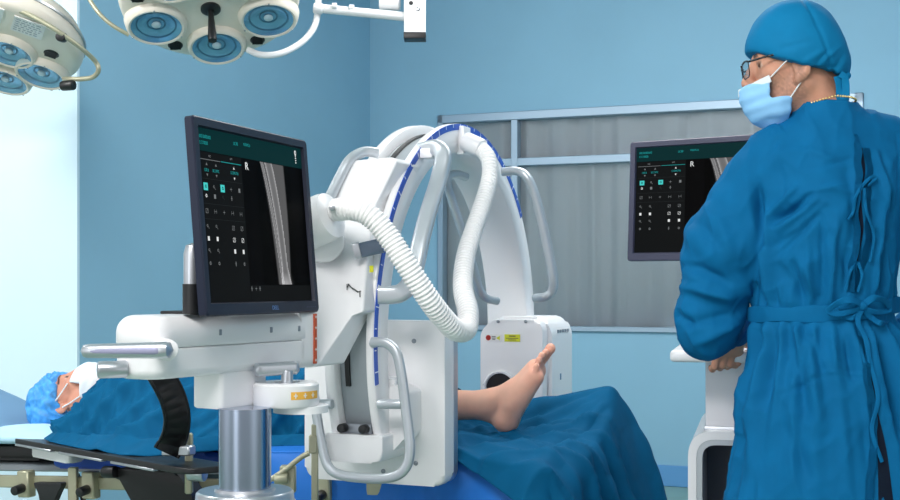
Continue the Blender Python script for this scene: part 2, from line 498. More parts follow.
# window
b = NB(); fw = 0.05
for (a0, a1, z0, z1) in ((s0, s1, zt - fw, zt), (s0, s1, zb, zb + 0.03), (s0, s0 + 0.035, zb, zt), (s1 - fw, s1, zb, zt)):
    box(b, (a0, -0.02, z0), (a1, 0.06, z1), RF, 0.004, 1)
win = struct('window_1', b, M['alu'])
b = NB(); box(b, (s0, -0.012, ztr - 0.024), (s1, 0.05, ztr + 0.024), RF, 0.004, 1); obj('transom', b, M['alu'], win)
for q in (sm1, sm2):
    b = NB(); box(b, (q - 0.021, -0.014, zb), (q + 0.021, 0.052, zt), RF, 0.004, 1); obj('mullion', b, M['alu'], win)
for (a0, a1) in ((s0, sm1), (sm1, sm2), (sm2, s1)):
    for (z0, z1) in ((zb, ztr), (ztr, zt)):
        b = NB(); box(b, (a0 + .02, 0.02, z0 + .02), (a1 - .02, 0.026, z1 - .02), RF); obj('pane', b, M['glass'], win)
# pleated curtain behind the glass
t = NB(); P = []
for i in range(421):
    s = s0 - 0.05 + (s1 - s0 + 0.1) * i / 420
    ph = s * 2 * PI / 0.21 + 1.2 * math.sin(s * 5.1) + 0.6 * math.sin(s * 13)
    P.append((s, 0.065 + 0.015 * math.sin(ph) + 0.003 * math.sin(2.3 * ph + 1)))
t2 = NB()
ra = [t2.verts.new((p[0], p[1], zb - 0.02)) for p in P]; rb = [t2.verts.new((p[0], p[1], zt + 0.03)) for p in P]
for i in range(420): t2.faces.new((ra[i], ra[i + 1], rb[i + 1], rb[i]))
bmesh.ops.solidify(t2, geom=t2.faces[:], thickness=0.003)
merge(t, t2, RF)
obj('curtain', t, M['curtain'], label='pale grey pleated curtain hanging behind the window panes', cat='curtain', ang=180)
# backing of the window recess (next room's wall)
b = NB(); box(b, (s0 - 0.1, 0.2, zb - 0.1), (s1 + 0.1, 0.24, zt + 0.1), RF); struct('wall_beyond', b, M['wall_white'])

# ------------------------------------------------------------------ light
w = bpy.data.worlds.new('world'); sc.world = w; w.use_nodes = True
wn = w.node_tree; bg = wn.nodes['Background']
bg.inputs[0].default_value = (0.95, 0.97, 1.0, 1)
tcw = wn.nodes.new('ShaderNodeTexCoord'); acc = None
for (dv_, pw, am) in (((-.50, -.85, .10), 70, 4.2), ((.75, -.62, .15), 30, 1.2), ((-.95, -.25, .25), 14, 1.0)):  # bright patches added to the open world for highlights on the steel column
    dt = wn.nodes.new('ShaderNodeVectorMath'); dt.operation = 'DOT_PRODUCT'; dt.inputs[1].default_value = V(dv_).normalized()
    wn.links.new(tcw.outputs['Generated'], dt.inputs[0])
    mxn = wn.nodes.new('ShaderNodeMath'); mxn.operation = 'MAXIMUM'; mxn.inputs[1].default_value = 0; wn.links.new(dt.outputs['Value'], mxn.inputs[0])
    pwn = wn.nodes.new('ShaderNodeMath'); pwn.operation = 'POWER'; pwn.inputs[1].default_value = pw; wn.links.new(mxn.outputs[0], pwn.inputs[0])
    ml = wn.nodes.new('ShaderNodeMath'); ml.operation = 'MULTIPLY_ADD'; ml.inputs[1].default_value = am; wn.links.new(pwn.outputs[0], ml.inputs[0])
    if acc is None: ml.inputs[2].default_value = 0.48
    else: wn.links.new(acc.outputs[0], ml.inputs[2])
    acc = ml
wn.links.new(acc.outputs[0], bg.inputs[1])
def area(name, loc, target, sx, sy, e, c=(1, 1, 1)):
    d = bpy.data.lights.new(name, 'AREA'); d.shape = 'RECTANGLE'; d.size = sx; d.size_y = sy; d.energy = e; d.color = c
    o = bpy.data.objects.new(name, d); C.objects.link(o); o.location = loc
    o.rotation_euler = (V(target) - V(loc)).to_track_quat('-Z', 'Y').to_euler()
    return o
area('ceiling_light_front', (-0.9, 0.6, 3.02), (0.0, 2.9, 0.9), 2.0, 1.0, 125, (1.0, 0.965, 0.945))
area('wall_fill_left', (-2.75, 3.2, 3.04), (-2.9, 5.1, 1.3), 1.4, 0.8, 105, (1.0, 0.985, 0.97))  # added lamp, out of view, whitening the top of the pale wall
area('back_wall_fill', (0.9, 4.4, 3.04), (0.9, 5.2, 0.3), 2.0, 1.2, 100, (1.0, 0.98, 0.96))  # added fill, out of view, to lift the back wall

# ================================================================== C-ARM
TH = math.radians(22.5); CT, ST = math.cos(TH), math.sin(TH)
UD = V((ST, CT, 0)); ND = V((CT, -ST, 0)); ZD = V((0, 0, 1))
CX, CYY, CZc = 0.0483, 3.5, 0.983
def UN(u, n, z): return V((CX + n * CT + u * ST, CYY + u * CT - n * ST, z))
def atu(x, y, u):
    q = (x - 450) / FPX
    return at(x, y, (u + CX * ST + CYY * CT) / (q * ST + CT))
def atn(x, y, n):
    q = (x - 450) / FPX
    return at(x, y, (n + CX * CT - CYY * ST) / (q * CT - ST))
R, RI, WN = 0.600, 0.520, 0.136
def arcp(a, r, n): return UN(-r * math.cos(a), n, CZc + r * math.sin(a))
def arcsweep(bm, prof, a0, a1, N=110, caps=True):
    t = NB(); rings = []
    for k in range(N + 1):
        a = a0 + (a1 - a0) * k / N
        rings.append([t.verts.new(arcp(a, r, n)) for (n, r) in prof])
    m = len(prof)
    for k in range(N):
        for i in range(m): t.faces.new((rings[k][i], rings[k][(i + 1) % m], rings[k + 1][(i + 1) % m], rings[k + 1][i]))
    if caps: t.faces.new(rings[0][::-1]); t.faces.new(rings[-1])
    return merge(bm, t)
RD = math.radians
colc = at(245, 490, 2.52); colx, coly = colc.x, colc.y
carm = thing('c_arm_machine', 'white mobile C-arm X-ray machine with ribbed hose and steel column beside the operating table', 'x-ray machine', (colx, coly, 0))
e = 0.005
prof = [(-WN + e, R), (-WN + .026, R), (-WN + .028, R - .002), (-WN + .028, R - .034), (-.022, R - .034), (-.022, R - .002), (-.02, R), (-e, R), (0, R - e),
        (0, RI + e), (-e, RI), (-WN + e, RI), (-WN, RI + e), (-WN, R - e)]
b = NB(); arcsweep(b, prof, RD(-24), RD(186))
carc = obj('c_arc', b, M['white'], carm, ang=50)
b = NB(); arcsweep(b, [(-WN + .029, R - .0335), (-WN + .029, R - .03), (-.023, R - .03), (-.023, R - .0335)], RD(-21), RD(150)); obj('groove_track', b, M['track'], carc, label='grey metal guide track sunk in the outer face of the arc')
b = NB(); arcsweep(b, [(-WN + .044, R - .031), (-WN + .044, R - .024), (-WN + .056, R - .024), (-WN + .056, R - .031)], RD(-10), RD(150)); obj('belt', b, M['black'], carc)
b = NB(); arcsweep(b, [(-.001, R - .018), (.0012, R - .018), (.0012, R - .001), (-.001, R - .001)], RD(-9), RD(142)); st = obj('scale_strip', b, M['blue_strip'], carm, label='blue angle scale with white ticks')
for k in range(0, 30):
    b = NB(); a = RD(-6 + k * 5.05); L = .016 if k % 3 == 0 else .009
    arcsweep(b, [(.001, R - .0015 - L), (.0017, R - .0015 - L), (.0017, R - .0015), (.001, R - .0015)], a - .0022, a + .0022, 1); obj('scale_tick', b, M['tick'], st)

# --- lower mount between arc end and detector
b = NB()
pl = roundpoly([(-0.146, 0.700), (0.012, 0.700), (0.012, 0.768), (-0.146, 0.768)], [0.035, 0.04, 0.006, 0.006])
Mx = frame(UN(-0.575, 0, 0), ND, ZD, -UD)   # x=n, y=z, z=-u
prism(b, pl, -0.17, 0.004, Mx, 0.006); prism(b, roundpoly([(-.146, .72), (.012, .72), (.012, .90), (-.146, .90)], .01), -.17, -.07, Mx, .006)
prism(b, roundpoly([(0.0, 0.715), (0.05, 0.765), (0.05, 0.87), (0.0, 0.89)], .01), -0.17, -0.06, Mx, 0.006)
obj('detector_mount', b, M['white'], carm)
b = NB()
box(b, (-WN + .031, .768, -.03), (-.025, .792, -.012), Mx, .003, 2)
obj('stop_bracket', b, M['greymetal'], carm)
for nn in (-.098, -.04):
    b = NB(); cyl(b, UN(-.56, nn, .782), UN(-.585, nn, .782), .011, 16, .003); obj('stop_bolt', b, M['black'], carm)
# --- flat detector
b = NB()
dp = rrect(0.394, 0.412, 0.03, 6, -0.084, 0.835)
prism(b, dp, 0, 0.058, frame(UN(-0.375, 0, 0), ND, ZD, -UD), 0.014, 4)
det = obj('detector', b, M['white'], carm)
b = NB(); prism(b, rrect(0.392, 0.41, 0.03, 6, -0.084, 0.835), 0, 0.03, frame(UN(-0.345, 0, 0), ND, ZD, -UD), 0.004, 2)
obj('detector_face', b, M['silver'], det, label='grey sensor plate on the far face')
for (nn, zz) in ((0.03, 0.99), (0.035, 0.685), (-0.21, 0.685), (-0.055, 0.66)):
    b = NB(); cyl(b, UN(-.43, nn, zz), UN(-.436, nn, zz), .006, 12, .001); obj('screw', b, M['greymetal'], det)
# --- U-shaped rail around the detector
HU = -0.60
pp = [(372, 342), (386, 343), (396, 352), (401, 372), (406, 410), (410, 450), (404, 470), (388, 478), (362, 478), (338, 474), (327, 464), (321, 440), (316, 410), (313, 385)]
b = NB(); P3 = [atu(x, y, HU) for x, y in pp]
sweep(b, spline(P3, 90), rrect(.024, .02, .009, 4), up=-UD)
hr = obj('detector_rail', b, M['silverhandle'], carm, label='silver U-shaped grab rail')
for (xa, xb, yy) in ((378, 402, 404), (319, 333, 404)):
    b = NB(); cyl(b, atu(xa, yy, HU + .01), atu(xb, yy, HU + .01), .012, 14, .003); obj('rail_bracket', b, M['silverhandle'], hr)
b = NB(); cyl(b, atu(374, 343, HU), atu(372, 343, HU + .08), .012, 14, .003); obj('rail_bracket', b, M['silverhandle'], hr)

# --- carriage (holder) around the near half of the arc
def on_front(x, y, off=0):
    z1, z0, ua, ub = 1.466, 1.04, -0.45, -0.672
    u = -0.56
    for _ in range(8):
        p = atu(x, y, u); u = ua + (ub - ua) * min(1.25, max(-0.1, (z1 - p.z) / (z1 - z0))) + off
    return atu(x, y, u)
poly = [(346, 161), (391, 157), (397, 161), (376, 204), (368, 250), (363, 312), (351, 316), (316, 367), (303, 368), (300, 200), (327, 205)]
t = NB()
offs = [0, 0, 0, 0, 0, 0, 0, -.085, -.10, -.05, 0]
fr = [t.verts.new(on_front(*p, o_)) for p, o_ in zip(poly, offs)]
ext = [0.10, 0.13, 0.13, 0.13, 0.12, 0.10, 0.10, 0.14, 0.16, 0.14, 0.10]
bk = [t.verts.new(v.co + UD * d + ND * (0, .0, .008, .010, .003, 0, 0, 0, 0, 0, 0)[i_]) for i_, (v, d) in enumerate(zip(fr, ext))]
f0 = t.faces.new(fr); t.faces.new(bk[::-1])
for i in range(len(fr)): t.faces.new((fr[i], fr[(i + 1) % len(fr)], bk[(i + 1) % len(fr)], bk[i]))
bmesh.ops.recalc_face_normals(t, faces=t.faces[:])
bmesh.ops.bevel(t, geom=t.edges[:], offset=.007, segments=4, profile=.6, affect='EDGES', clamp_overlap=True)
hold = obj('carriage', t, M['white'], carm, ang=60)
# connector where the hose starts, swivel cover, lever, marks
b = NB()
lathe(b, [(.052, 0), (.058, .012), (.058, .10), (.055, .115), (.034, .122)], zframe(at(292, 232, 2.93), at(341, 211, 2.87) - at(292, 232, 2.93)), 36)
hc = obj('hose_connector', b, M['white'], carm)
b = NB(); cyl(b, at(332, 208, 2.87), at(332, 208, 2.81), .007, 16, .002); obj('lock_screw', b, M['silver'], hc)
b = NB()
cyl(b, at(322, 240, 3.02), at(323, 241, 2.93), .052, 40, .012)
obj('swivel_cover', b, M['white2'], carm)
for (x, y) in ((327, 260), (341, 231), (322, 251)):
    p = on_front(x, y); b = NB(); cyl(b, p, p - UD * .005, .006, 12, .001); obj('carriage_screw', b, M['greymetal'], hold)
p0, p1 = on_front(358, 251, -.03), on_front(384, 245, -.02)
b = NB(); sweep(b, [p0.lerp(p1, k / 12) for k in range(13)], lambda i, t: rrect(.018, .036, .007, 4), up=ZD)
lv = obj('brake_lever', b, M['teal_knob'], carm, label='slate grey brake lever')
b = NB(); sweep(b, [p0.lerp(p1, k / 12) + V((-.004, -.009, 0)) for k in range(-1, 3)], rrect(.014, .040, .006, 4), up=ZD); obj('lever_tip', b, M['silver'], lv)
b = NB(); q0, q1 = on_front(381.5, 245, -.027), on_front(386, 244, -.02); sweep(b, [q0, q0.lerp(q1, .5), q1], rrect(.022, .034, .006, 4), up=ZD); obj('lever_cap', b, M['knob_blue'], lv)
b = NB()
for (x0, y0, x1, y1, w_) in ((347, 288, 349, 284, 1.2), (348, 284, 352, 288, 1.1), (352, 288, 358, 292, 1.6), (358, 292, 361, 291, 1.0), (360, 291, 360, 297, 1.2), (347, 284, 347, 290, 1.0)):
    a, c = on_front(x0, y0, -.0012), on_front(x1, y1, -.0012); tube(b, [a, c], w_ * .0011, 6, 2, smooth=False)
obj('rotation_arrow_mark', b, M['ink'], hold, label='small dark rotation arrow printed on the carriage')
b = NB(); a = on_front(371.5, 269, -.001); box(b, (-.005, -.008, -.001), (.005, .008, .001), frame(a, ND, ZD, -UD)); obj('warning_sticker', b, M['label_yellow'], hold)

# --- hose
hp = [at(336, 210, 2.87), at(352, 209, 2.83), at(370, 216, 2.82), at(388, 236, 2.82), at(408, 267, 2.82), at(428, 298, 2.84), at(444, 319, 2.88), at(456, 330, 2.92),
      at(466, 329, 2.98), at(468, 312, 3.03), at(463, 288, 3.1), at(465, 260, 3.17), at(473, 232, 3.24), at(484, 200, 3.31), at(490, 176, 3.36), at(488, 158, 3.39), at(478, 146, 3.42)]
P = resample(spline(hp, 300), 700)
Lh = sum((q - p_).length for p_, q in zip(P[:-1], P[1:]))
b = NB(); sweep(b, P, lambda i, t: circ(.0256 - .0042 * max(0, t - .45) / .55 + .0016 * math.sin(2 * PI * t * Lh / .0098), 18))
obj('corrugated_hose', b, M['hose'], carm, label='white corrugated cable hose', ang=180)
b = NB(); cyl(b, at(465, 141, 3.44), at(482, 149, 3.41), .0275, 24, .006); obj('hose_collar', b, M['white'], carm)
b = NB(); box(b, (-.006, -.02, -.045), (.016, .035, .035), frame(at(461, 139, 3.46), ND, UD, ZD), .004, 2); obj('hose_bracket', b, M['white'], carm)

# --- grab handles on the arc
def handle(pts, name='grab_handle', mt='silverhandle', sx=.02, sy=.028, up=None):
    b = NB(); sweep(b, spline(pts, 50), rrect(sx, sy, min(sx, sy) * .42, 4), up=up)
    return obj(name, b, M[mt], carm, label='silver grab handle')
handle([at(421, 151, 3.22), at(436, 148, 3.18), at(443, 156, 3.15), at(439, 178, 3.12), at(429, 210, 3.05), at(421, 240, 3.0), at(415, 268, 2.97), at(409, 285, 2.95), at(398, 294, 2.94), at(378, 295, 2.94)], sx=.044, sy=.028, up=-UD)
handle([at(378, 153, 3.16), at(364, 152, 3.15), at(350, 160, 3.12), at(340, 177, 3.1), at(332, 193, 3.08), at(326, 204, 3.06)], sx=.026, sy=.026, up=-UD)
handle([at(503, 172, 3.72), at(516, 171, 3.7), at(526, 176, 3.68), at(535, 196, 3.68), at(545, 236, 3.68), at(553, 276, 3.68), at(552, 291, 3.69), at(545, 297, 3.7), at(536, 298, 3.74)], sx=.03, sy=.026)
handle([at(466, 177, 3.66), at(455, 174, 3.62), at(447, 179, 3.6), at(450, 194, 3.62), at(462, 230, 3.64), at(472, 262, 3.66), at(479, 288, 3.68), at(486, 298, 3.7), at(497, 301, 3.74)], sx=.024, sy=.024)
for (x, y, Y) in ((428, 154, 3.2), ):
    b = NB(); box(b, (-.016, -.02, -.012), (.02, .02, .014), frame(at(x, y, Y), ND, UD, ZD), .005, 2); obj('handle_block', b, M['white'], carm)

# --- tube housing at the far end
tu0 = 0.385
Mt = frame(UN(tu0, 0, 0), ND, ZD, UD)
b = NB()
pl = roundpoly([(-0.108, 0.60), (0.098, 0.60), (0.098, 0.995), (0.082, 1.022), (-0.07, 1.022), (-0.108, 0.982)], [.02, .02, .03, .03, .025, .02])
prism(b, pl, 0, 0.075, Mt, 0.012, 4)
pl2 = roundpoly([(-0.125, 0.60), (0.112, 0.60), (0.112, 0.985), (0.085, 1.03), (-0.08, 1.03), (-0.125, 0.975)], [.02, .02, .05, .05, .035, .03])
prism(b, pl2, 0.05, 0.265, Mt, 0.03, 5)
tb = obj('tube_housing', b, M['white'], carm, ang=50)
Mc = frame(atu(501, 388, tu0), ND, ZD, -UD)
b = NB(); lathe(b, [(.056, -.01), (.056, .010), (.052, .014), (.047, .012), (.046, .004)], Mc, 40, caps=False); obj('collimator_ring', b, M['white2'], tb)
b = NB(); cyl(b, Mc @ V((0, 0, -.005)), Mc @ V((0, 0, .006)), .047, 40); obj('collimator_window', b, M['mesh_dark'], tb, label='dark round X-ray window')
def sticker(name, x0, y0, x1, y1, m, marks, parent, pl=tu0):
    a, c = atu(x0, y1, pl - .0012), atu(x1, y0, pl - .0012); w_ = (c - a).dot(ND); h_ = c.z - a.z
    F_ = frame(a, ND, ZD, -UD)
    b = NB(); box(b, (0, 0, -.003), (w_, h_, .0006), F_); s = obj(name, b, m, parent)
    for (mm, rects) in marks:
        b = NB()
        for (u0, v0, u1, v1) in rects: box(b, (u0 * w_, v0 * h_, .0004), (u1 * w_, v1 * h_, .0011), F_)
        obj('printing', b, mm, s)
    return s, F_, w_, h_
s1_, F_, w_, h_ = sticker('warning_label', 485.5, 334.5, 502, 341, M['label_white'], [(M['ink'], [(.38, .62, .62, .72), (.38, .4, .62, .5), (.42, .2, .6, .3)])], tb)
b = NB(); t = NB(); bmesh.ops.create_circle(t, cap_ends=False, segments=3, radius=.0085)
bmesh.ops.contextual_create(t, geom=t.edges[:]); merge(b, t, F_ @ Matrix.Translation((w_ * .8, h_ * .47, .0012)) @ Matrix.Rotation(RD(180), 4, 'Z') @ Matrix.Rotation(RD(30), 4, 'Z'))
obj('warning_triangle', b, M['label_yellow'], s1_)
b = NB(); lathe(b, [(.0065, .0008), (.0065, .0014), (.0085, .0014), (.0085, .0008)], F_ @ Matrix.Translation((w_ * .18, h_ * .5, 0)), 20); obj('prohibition_ring', b, M['ink_red'], s1_)
sticker('rating_label', 504.5, 334.5, 520, 341.5, M['label_yellow'], [(M['ink'], [(.3, .7, .72, .82), (.1, .42, .9, .5), (.25, .2, .75, .28)])], tb)
for (x, y) in ((498, 321.5), (525.5, 321.5)):
    p = atu(x, y, tu0 - .002); b = NB(); cyl(b, p - UD * .002, p + UD * .02, .005, 12, .001); obj('screw', b, M['greymetal'], tb)
b = NB(); p = atu(485, 385, tu0); box(b, (-.006, -.004, -.004), (.006, .004, .003), frame(p, ND, ZD, -UD), .001, 1); obj('sensor_port', b, M['black'], tb)
b = NB()
F2 = frame(UN(tu0 + .16, .112, .99), UD, ZD, ND)
for k in range(5): box(b, (-.05 + k * .026, -.012, -.002), (-.037 + k * .026, -.002, .0008), F2)
obj('side_marks', b, M['greymetal'], tb)
b = NB(); box(b, (-.006, -.012, -.002), (.006, .008, .0012), frame(UN(tu0 + .14, .112, .84), UD, ZD, ND), .001, 1); obj('side_catch', b, M['headpad'], tb)

# --- lift column, base and console head
d = V((.515, .857, 0)); ev = V((.857, -.515, 0))
FP = V((-.528, 2.37, 0))          # point on the front face line
def CB(t, s_, z): return FP + d * t - ev * s_ + V((0, 0, z))   # s_ : distance behind the front face
Mb = frame(FP, d, -ev, ZD)        # x along, y back, z up   (left handed -> fixed by recalc)
b = NB()
plan = roundpoly([(-.058, 0), (.434, 0), (.434, .125), (-.058, .125)], [.06, .036, .036, .06], 12)
pill(b, plan, [(.003, 1.0095), (0, 1.013)] + [(.034 * (1 - math.cos(RD(a_))), 1.038 + .034 * math.sin(RD(a_))) for a_ in range(0, 91, 9)], Mb)
plan2 = roundpoly([(-.056, .001), (.434, .001), (.434, .124), (-.056, .124)], [.06, .03, .03, .06], 12)
pill(b, plan2, [(.02 * (1 - math.cos(RD(a_))), .969 - .02 * math.sin(RD(a_))) for a_ in range(90, -1, -10)] + [(0, 1.006), (.003, 1.0085)], Mb)
cons = obj('console_head', b, M['white'], carm, ang=50)
for tt in (.13, .29, .385):
    b = NB(); p = CB(tt, 0, 1.035); box(b, (-.004, -.006, -.004), (.004, .006, .0015), frame(p, d, ZD, ev), .001, 1); obj('panel_screw', b, M['greymetal'], cons)
# scale drum between console and carriage
b = NB(); ca, cb_ = CB(.445, .085, 1.0), CB(.50, .085, 1.0)
prism(b, rrect(.123, .128, .02, 5, .0625, 1.0105), .395, .455, frame(FP, -ev, ZD, d), .003, 2); dr = obj('rotation_drum', b, M['white'], carm)
b = NB(); box(b, (.437, -.0026, .955), (.447, .002, 1.066), Mb, .0008, 1); obj('orange_scale', b, M['orange'], dr, label='orange rotation scale')
b = NB()
for k in range(5):
    Fz = Mb @ Matrix.Translation((.442, -.0026, .963 + .024 * k))
    b = NB(); box(b, (-.0008, -.0007, -.003), (.0008, .001, .003), Fz); box(b, (-.003, -.0007, -.0008), (.003, .001, .0008), Fz); obj('scale_cross', b, M['label_white'], dr)
# bar handle and knob at the left end
def bar(a, c, r0, r1, name, m, parent, sx=1, sy=1):
    b = NB(); N = 24; P = [a.lerp(c, k / N) for k in range(N + 1)]
    def pr(i, t):
        q = min(1, math.sqrt(max(0, 1 - (1 - min(1, t * 8)) ** 2)) + .15, math.sqrt(max(0, 1 - (1 - min(1, (1 - t) * 8)) ** 2)) + .15)
        r = (r0 + (r1 - r0) * t) * q
        return rrect(r * 2 * sx, r * 2 * sy, r * .85 * min(sx, sy), 5)
    sweep(b, P, pr, up=ZD); return obj(name, b, m, parent)
ha, hb = at(81, 351, 2.27), at(173, 350, 2.25)
hd = bar(ha, hb, .0125, .0155, 'bar_handle', M['silver'], carm, 1.2, 1)
bar(at(86, 351.2, 2.2625), at(163, 350.6, 2.242), .0075, .0085, 'handle_inset', M['purple'], hd, 1.2, 1)
b = NB(); cyl(b, at(168, 350, 2.27), CB(-.02, .01, 1.01), .02, 24, .004); obj('handle_collar', b, M['white2'], hd)
b = NB(); cyl(b, at(97, 370, 2.34), at(128, 369, 2.36), .0165, 24, .005); obj('release_knob', b, M['silver'], carm)
# neck block, ring disc with amber scale, lever
b = NB(); prism(b, roundpoly([(.145, .010), (.29, .010), (.29, .09), (.145, .09)], .012), .878, .955, Mb, .006)
obj('neck_block', b, M['white'], carm)
dc = at(286, 394, 2.6)
b = NB(); lathe(b, [(.0655, .876), (.069, .880), (.069, .921), (.064, .926), (.03, .926), (.03, .90), (0, .90)], Matrix.Translation((dc.x, dc.y, 0)), 56)
rd = obj('ring_disc', b, M['white'], carm)
b = NB(); lathe(b, [(.058, .862), (.058, .877)], Matrix.Translation((dc.x + .03, dc.y + .01, 0)), 48); obj('under_disc', b, M['white2'], rd)
t = NB(); rg = []
for k in range(25):
    a = RD(-74 + 60 * k / 24)
    rg.append([t.verts.new((dc.x + r * math.cos(a), dc.y + r * math.sin(a), z)) for (r, z) in ((.0685, .894), (.0697, .894), (.0697, .910), (.0685, .910))])
for p_, q_ in zip(rg[:-1], rg[1:]):
    for i in range(4): t.faces.new((p_[i], p_[(i + 1) % 4], q_[(i + 1) % 4], q_[i]))
t.faces.new(rg[0]); t.faces.new(rg[-1][::-1])
obj('amber_scale', t, M['amber'], rd, label='amber rotation scale with white marks')
for a in (-66, -48, -30):
    Fz = Matrix.Translation((dc.x, dc.y, .902)) @ Matrix.Rotation(RD(a), 4, 'Z')
    b = NB(); box(b, (.0693, -.0012, -.005), (.0704, .0012, .005), Fz); box(b, (.0693, -.004, -.0012), (.0704, .004, .0012), Fz); obj('scale_cross', b, M['label_white'], rd)
b = NB(); cyl(b, V((dc.x + .005, dc.y - .02, .90)), V((dc.x + .005, dc.y - .02, .952)), .0125, 20, .002)
tl = obj('lever_post', b, M['silver'], carm)
b = NB(); la, lb = at(254, 370, 2.56), at(298, 367.5, 2.6)
sweep(b, [la.lerp(lb, k / 14) for k in range(15)], lambda i, t: rrect(.034 * (1 - .35 * (i in (0, 14))), .027 * (1 - .35 * (i in (0, 14))), .008, 4), up=ZD)
obj('brake_handle', b, M['silver'], tl)
b = NB(); lathe(b, [(.053, .70), (.053, .88)], Matrix.Translation((colx, coly, 0)), 64); obj('lift_column', b, M['steel'], carm, label='polished steel lift column')
b = NB(); lathe(b, [(.104, .60), (.104, .688), (.100, .692), (.099, .707), (.094, .712), (.062, .712), (.060, .718), (.053, .718)], Matrix.Translation((colx, coly, 0)), 64); obj('column_flange', b, M['silver'], carm)
b = NB()
prism(b, roundpoly([(-.26, -.13), (.22, -.13), (.22, .3), (-.26, .3)], .05), .16, .60, frame(V((colx, coly, 0)), d, -ev, ZD), .02)
ch = obj('chassis', b, M['white'], carm)
for (x, y) in ((-.2, -.08), (.16, -.08), (-.2, .25), (.16, .25)):
    p = frame(V((colx, coly, 0)), d, -ev, ZD) @ V((x, y, .05)); b = NB(); cyl(b, p - ev * .018, p + ev * .018, .05, 28, .006); cs = obj('caster', b, M['black'], ch)
    b = NB(); box(b, (-.03, -.025, .05), (.03, .025, .12), frame(p, d, -ev, ZD), .004, 1); obj('caster_fork', b, M['greymetal'], cs)
# ================================================================== MONITORS
M['scr_black'] = emis('screen_black', (3, 3, 4)); M['scr_panel'] = emis('screen_panel', (17, 19, 20))
M['scr_head'] = emis('screen_header', (7, 44, 46)); M['scr_cyan'] = emis('screen_cyan', (72, 205, 200)); M['scr_cyan2'] = emis('screen_cyan_dim', (30, 150, 150))
M['scr_white'] = emis('screen_white', (225, 228, 228)); M['scr_grey'] = emis('screen_grey', (120, 124, 126)); M['scr_line'] = emis('screen_line', (44, 48, 50))
mx_ = emis('screen_xray', (0, 0, 0)); nt = mx_.node_tree
vc = nt.nodes.new('ShaderNodeVertexColor'); vc.layer_name = 'img'
nt.links.new(vc.outputs[0], nt.nodes['Principled BSDF'].inputs['Emission Color'])
M['scr_xray'] = mx_
SCR = ['scr_black', 'scr_panel', 'scr_head', 'scr_cyan', 'scr_cyan2', 'scr_white', 'scr_grey', 'scr_line']

def text_mesh(body, size, Fm, mt, name, parent, depth=.0006, align='CENTER'):
    cu = bpy.data.curves.new('txt', 'FONT'); cu.body = body; cu.size = size; cu.extrude = depth / 2
    cu.align_x = align; cu.align_y = 'CENTER'
    o = bpy.data.objects.new('txt', cu); C.objects.link(o)
    me = bpy.data.meshes.new_from_object(o.evaluated_get(bpy.context.evaluated_depsgraph_get()))
    bpy.data.objects.remove(o); bpy.data.curves.remove(cu)
    t = NB(); t.from_mesh(me); bpy.data.meshes.remove(me)
    bmesh.ops.transform(t, matrix=Fm, verts=t.verts[:])
    return obj(name, t, mt, parent, ang=30)

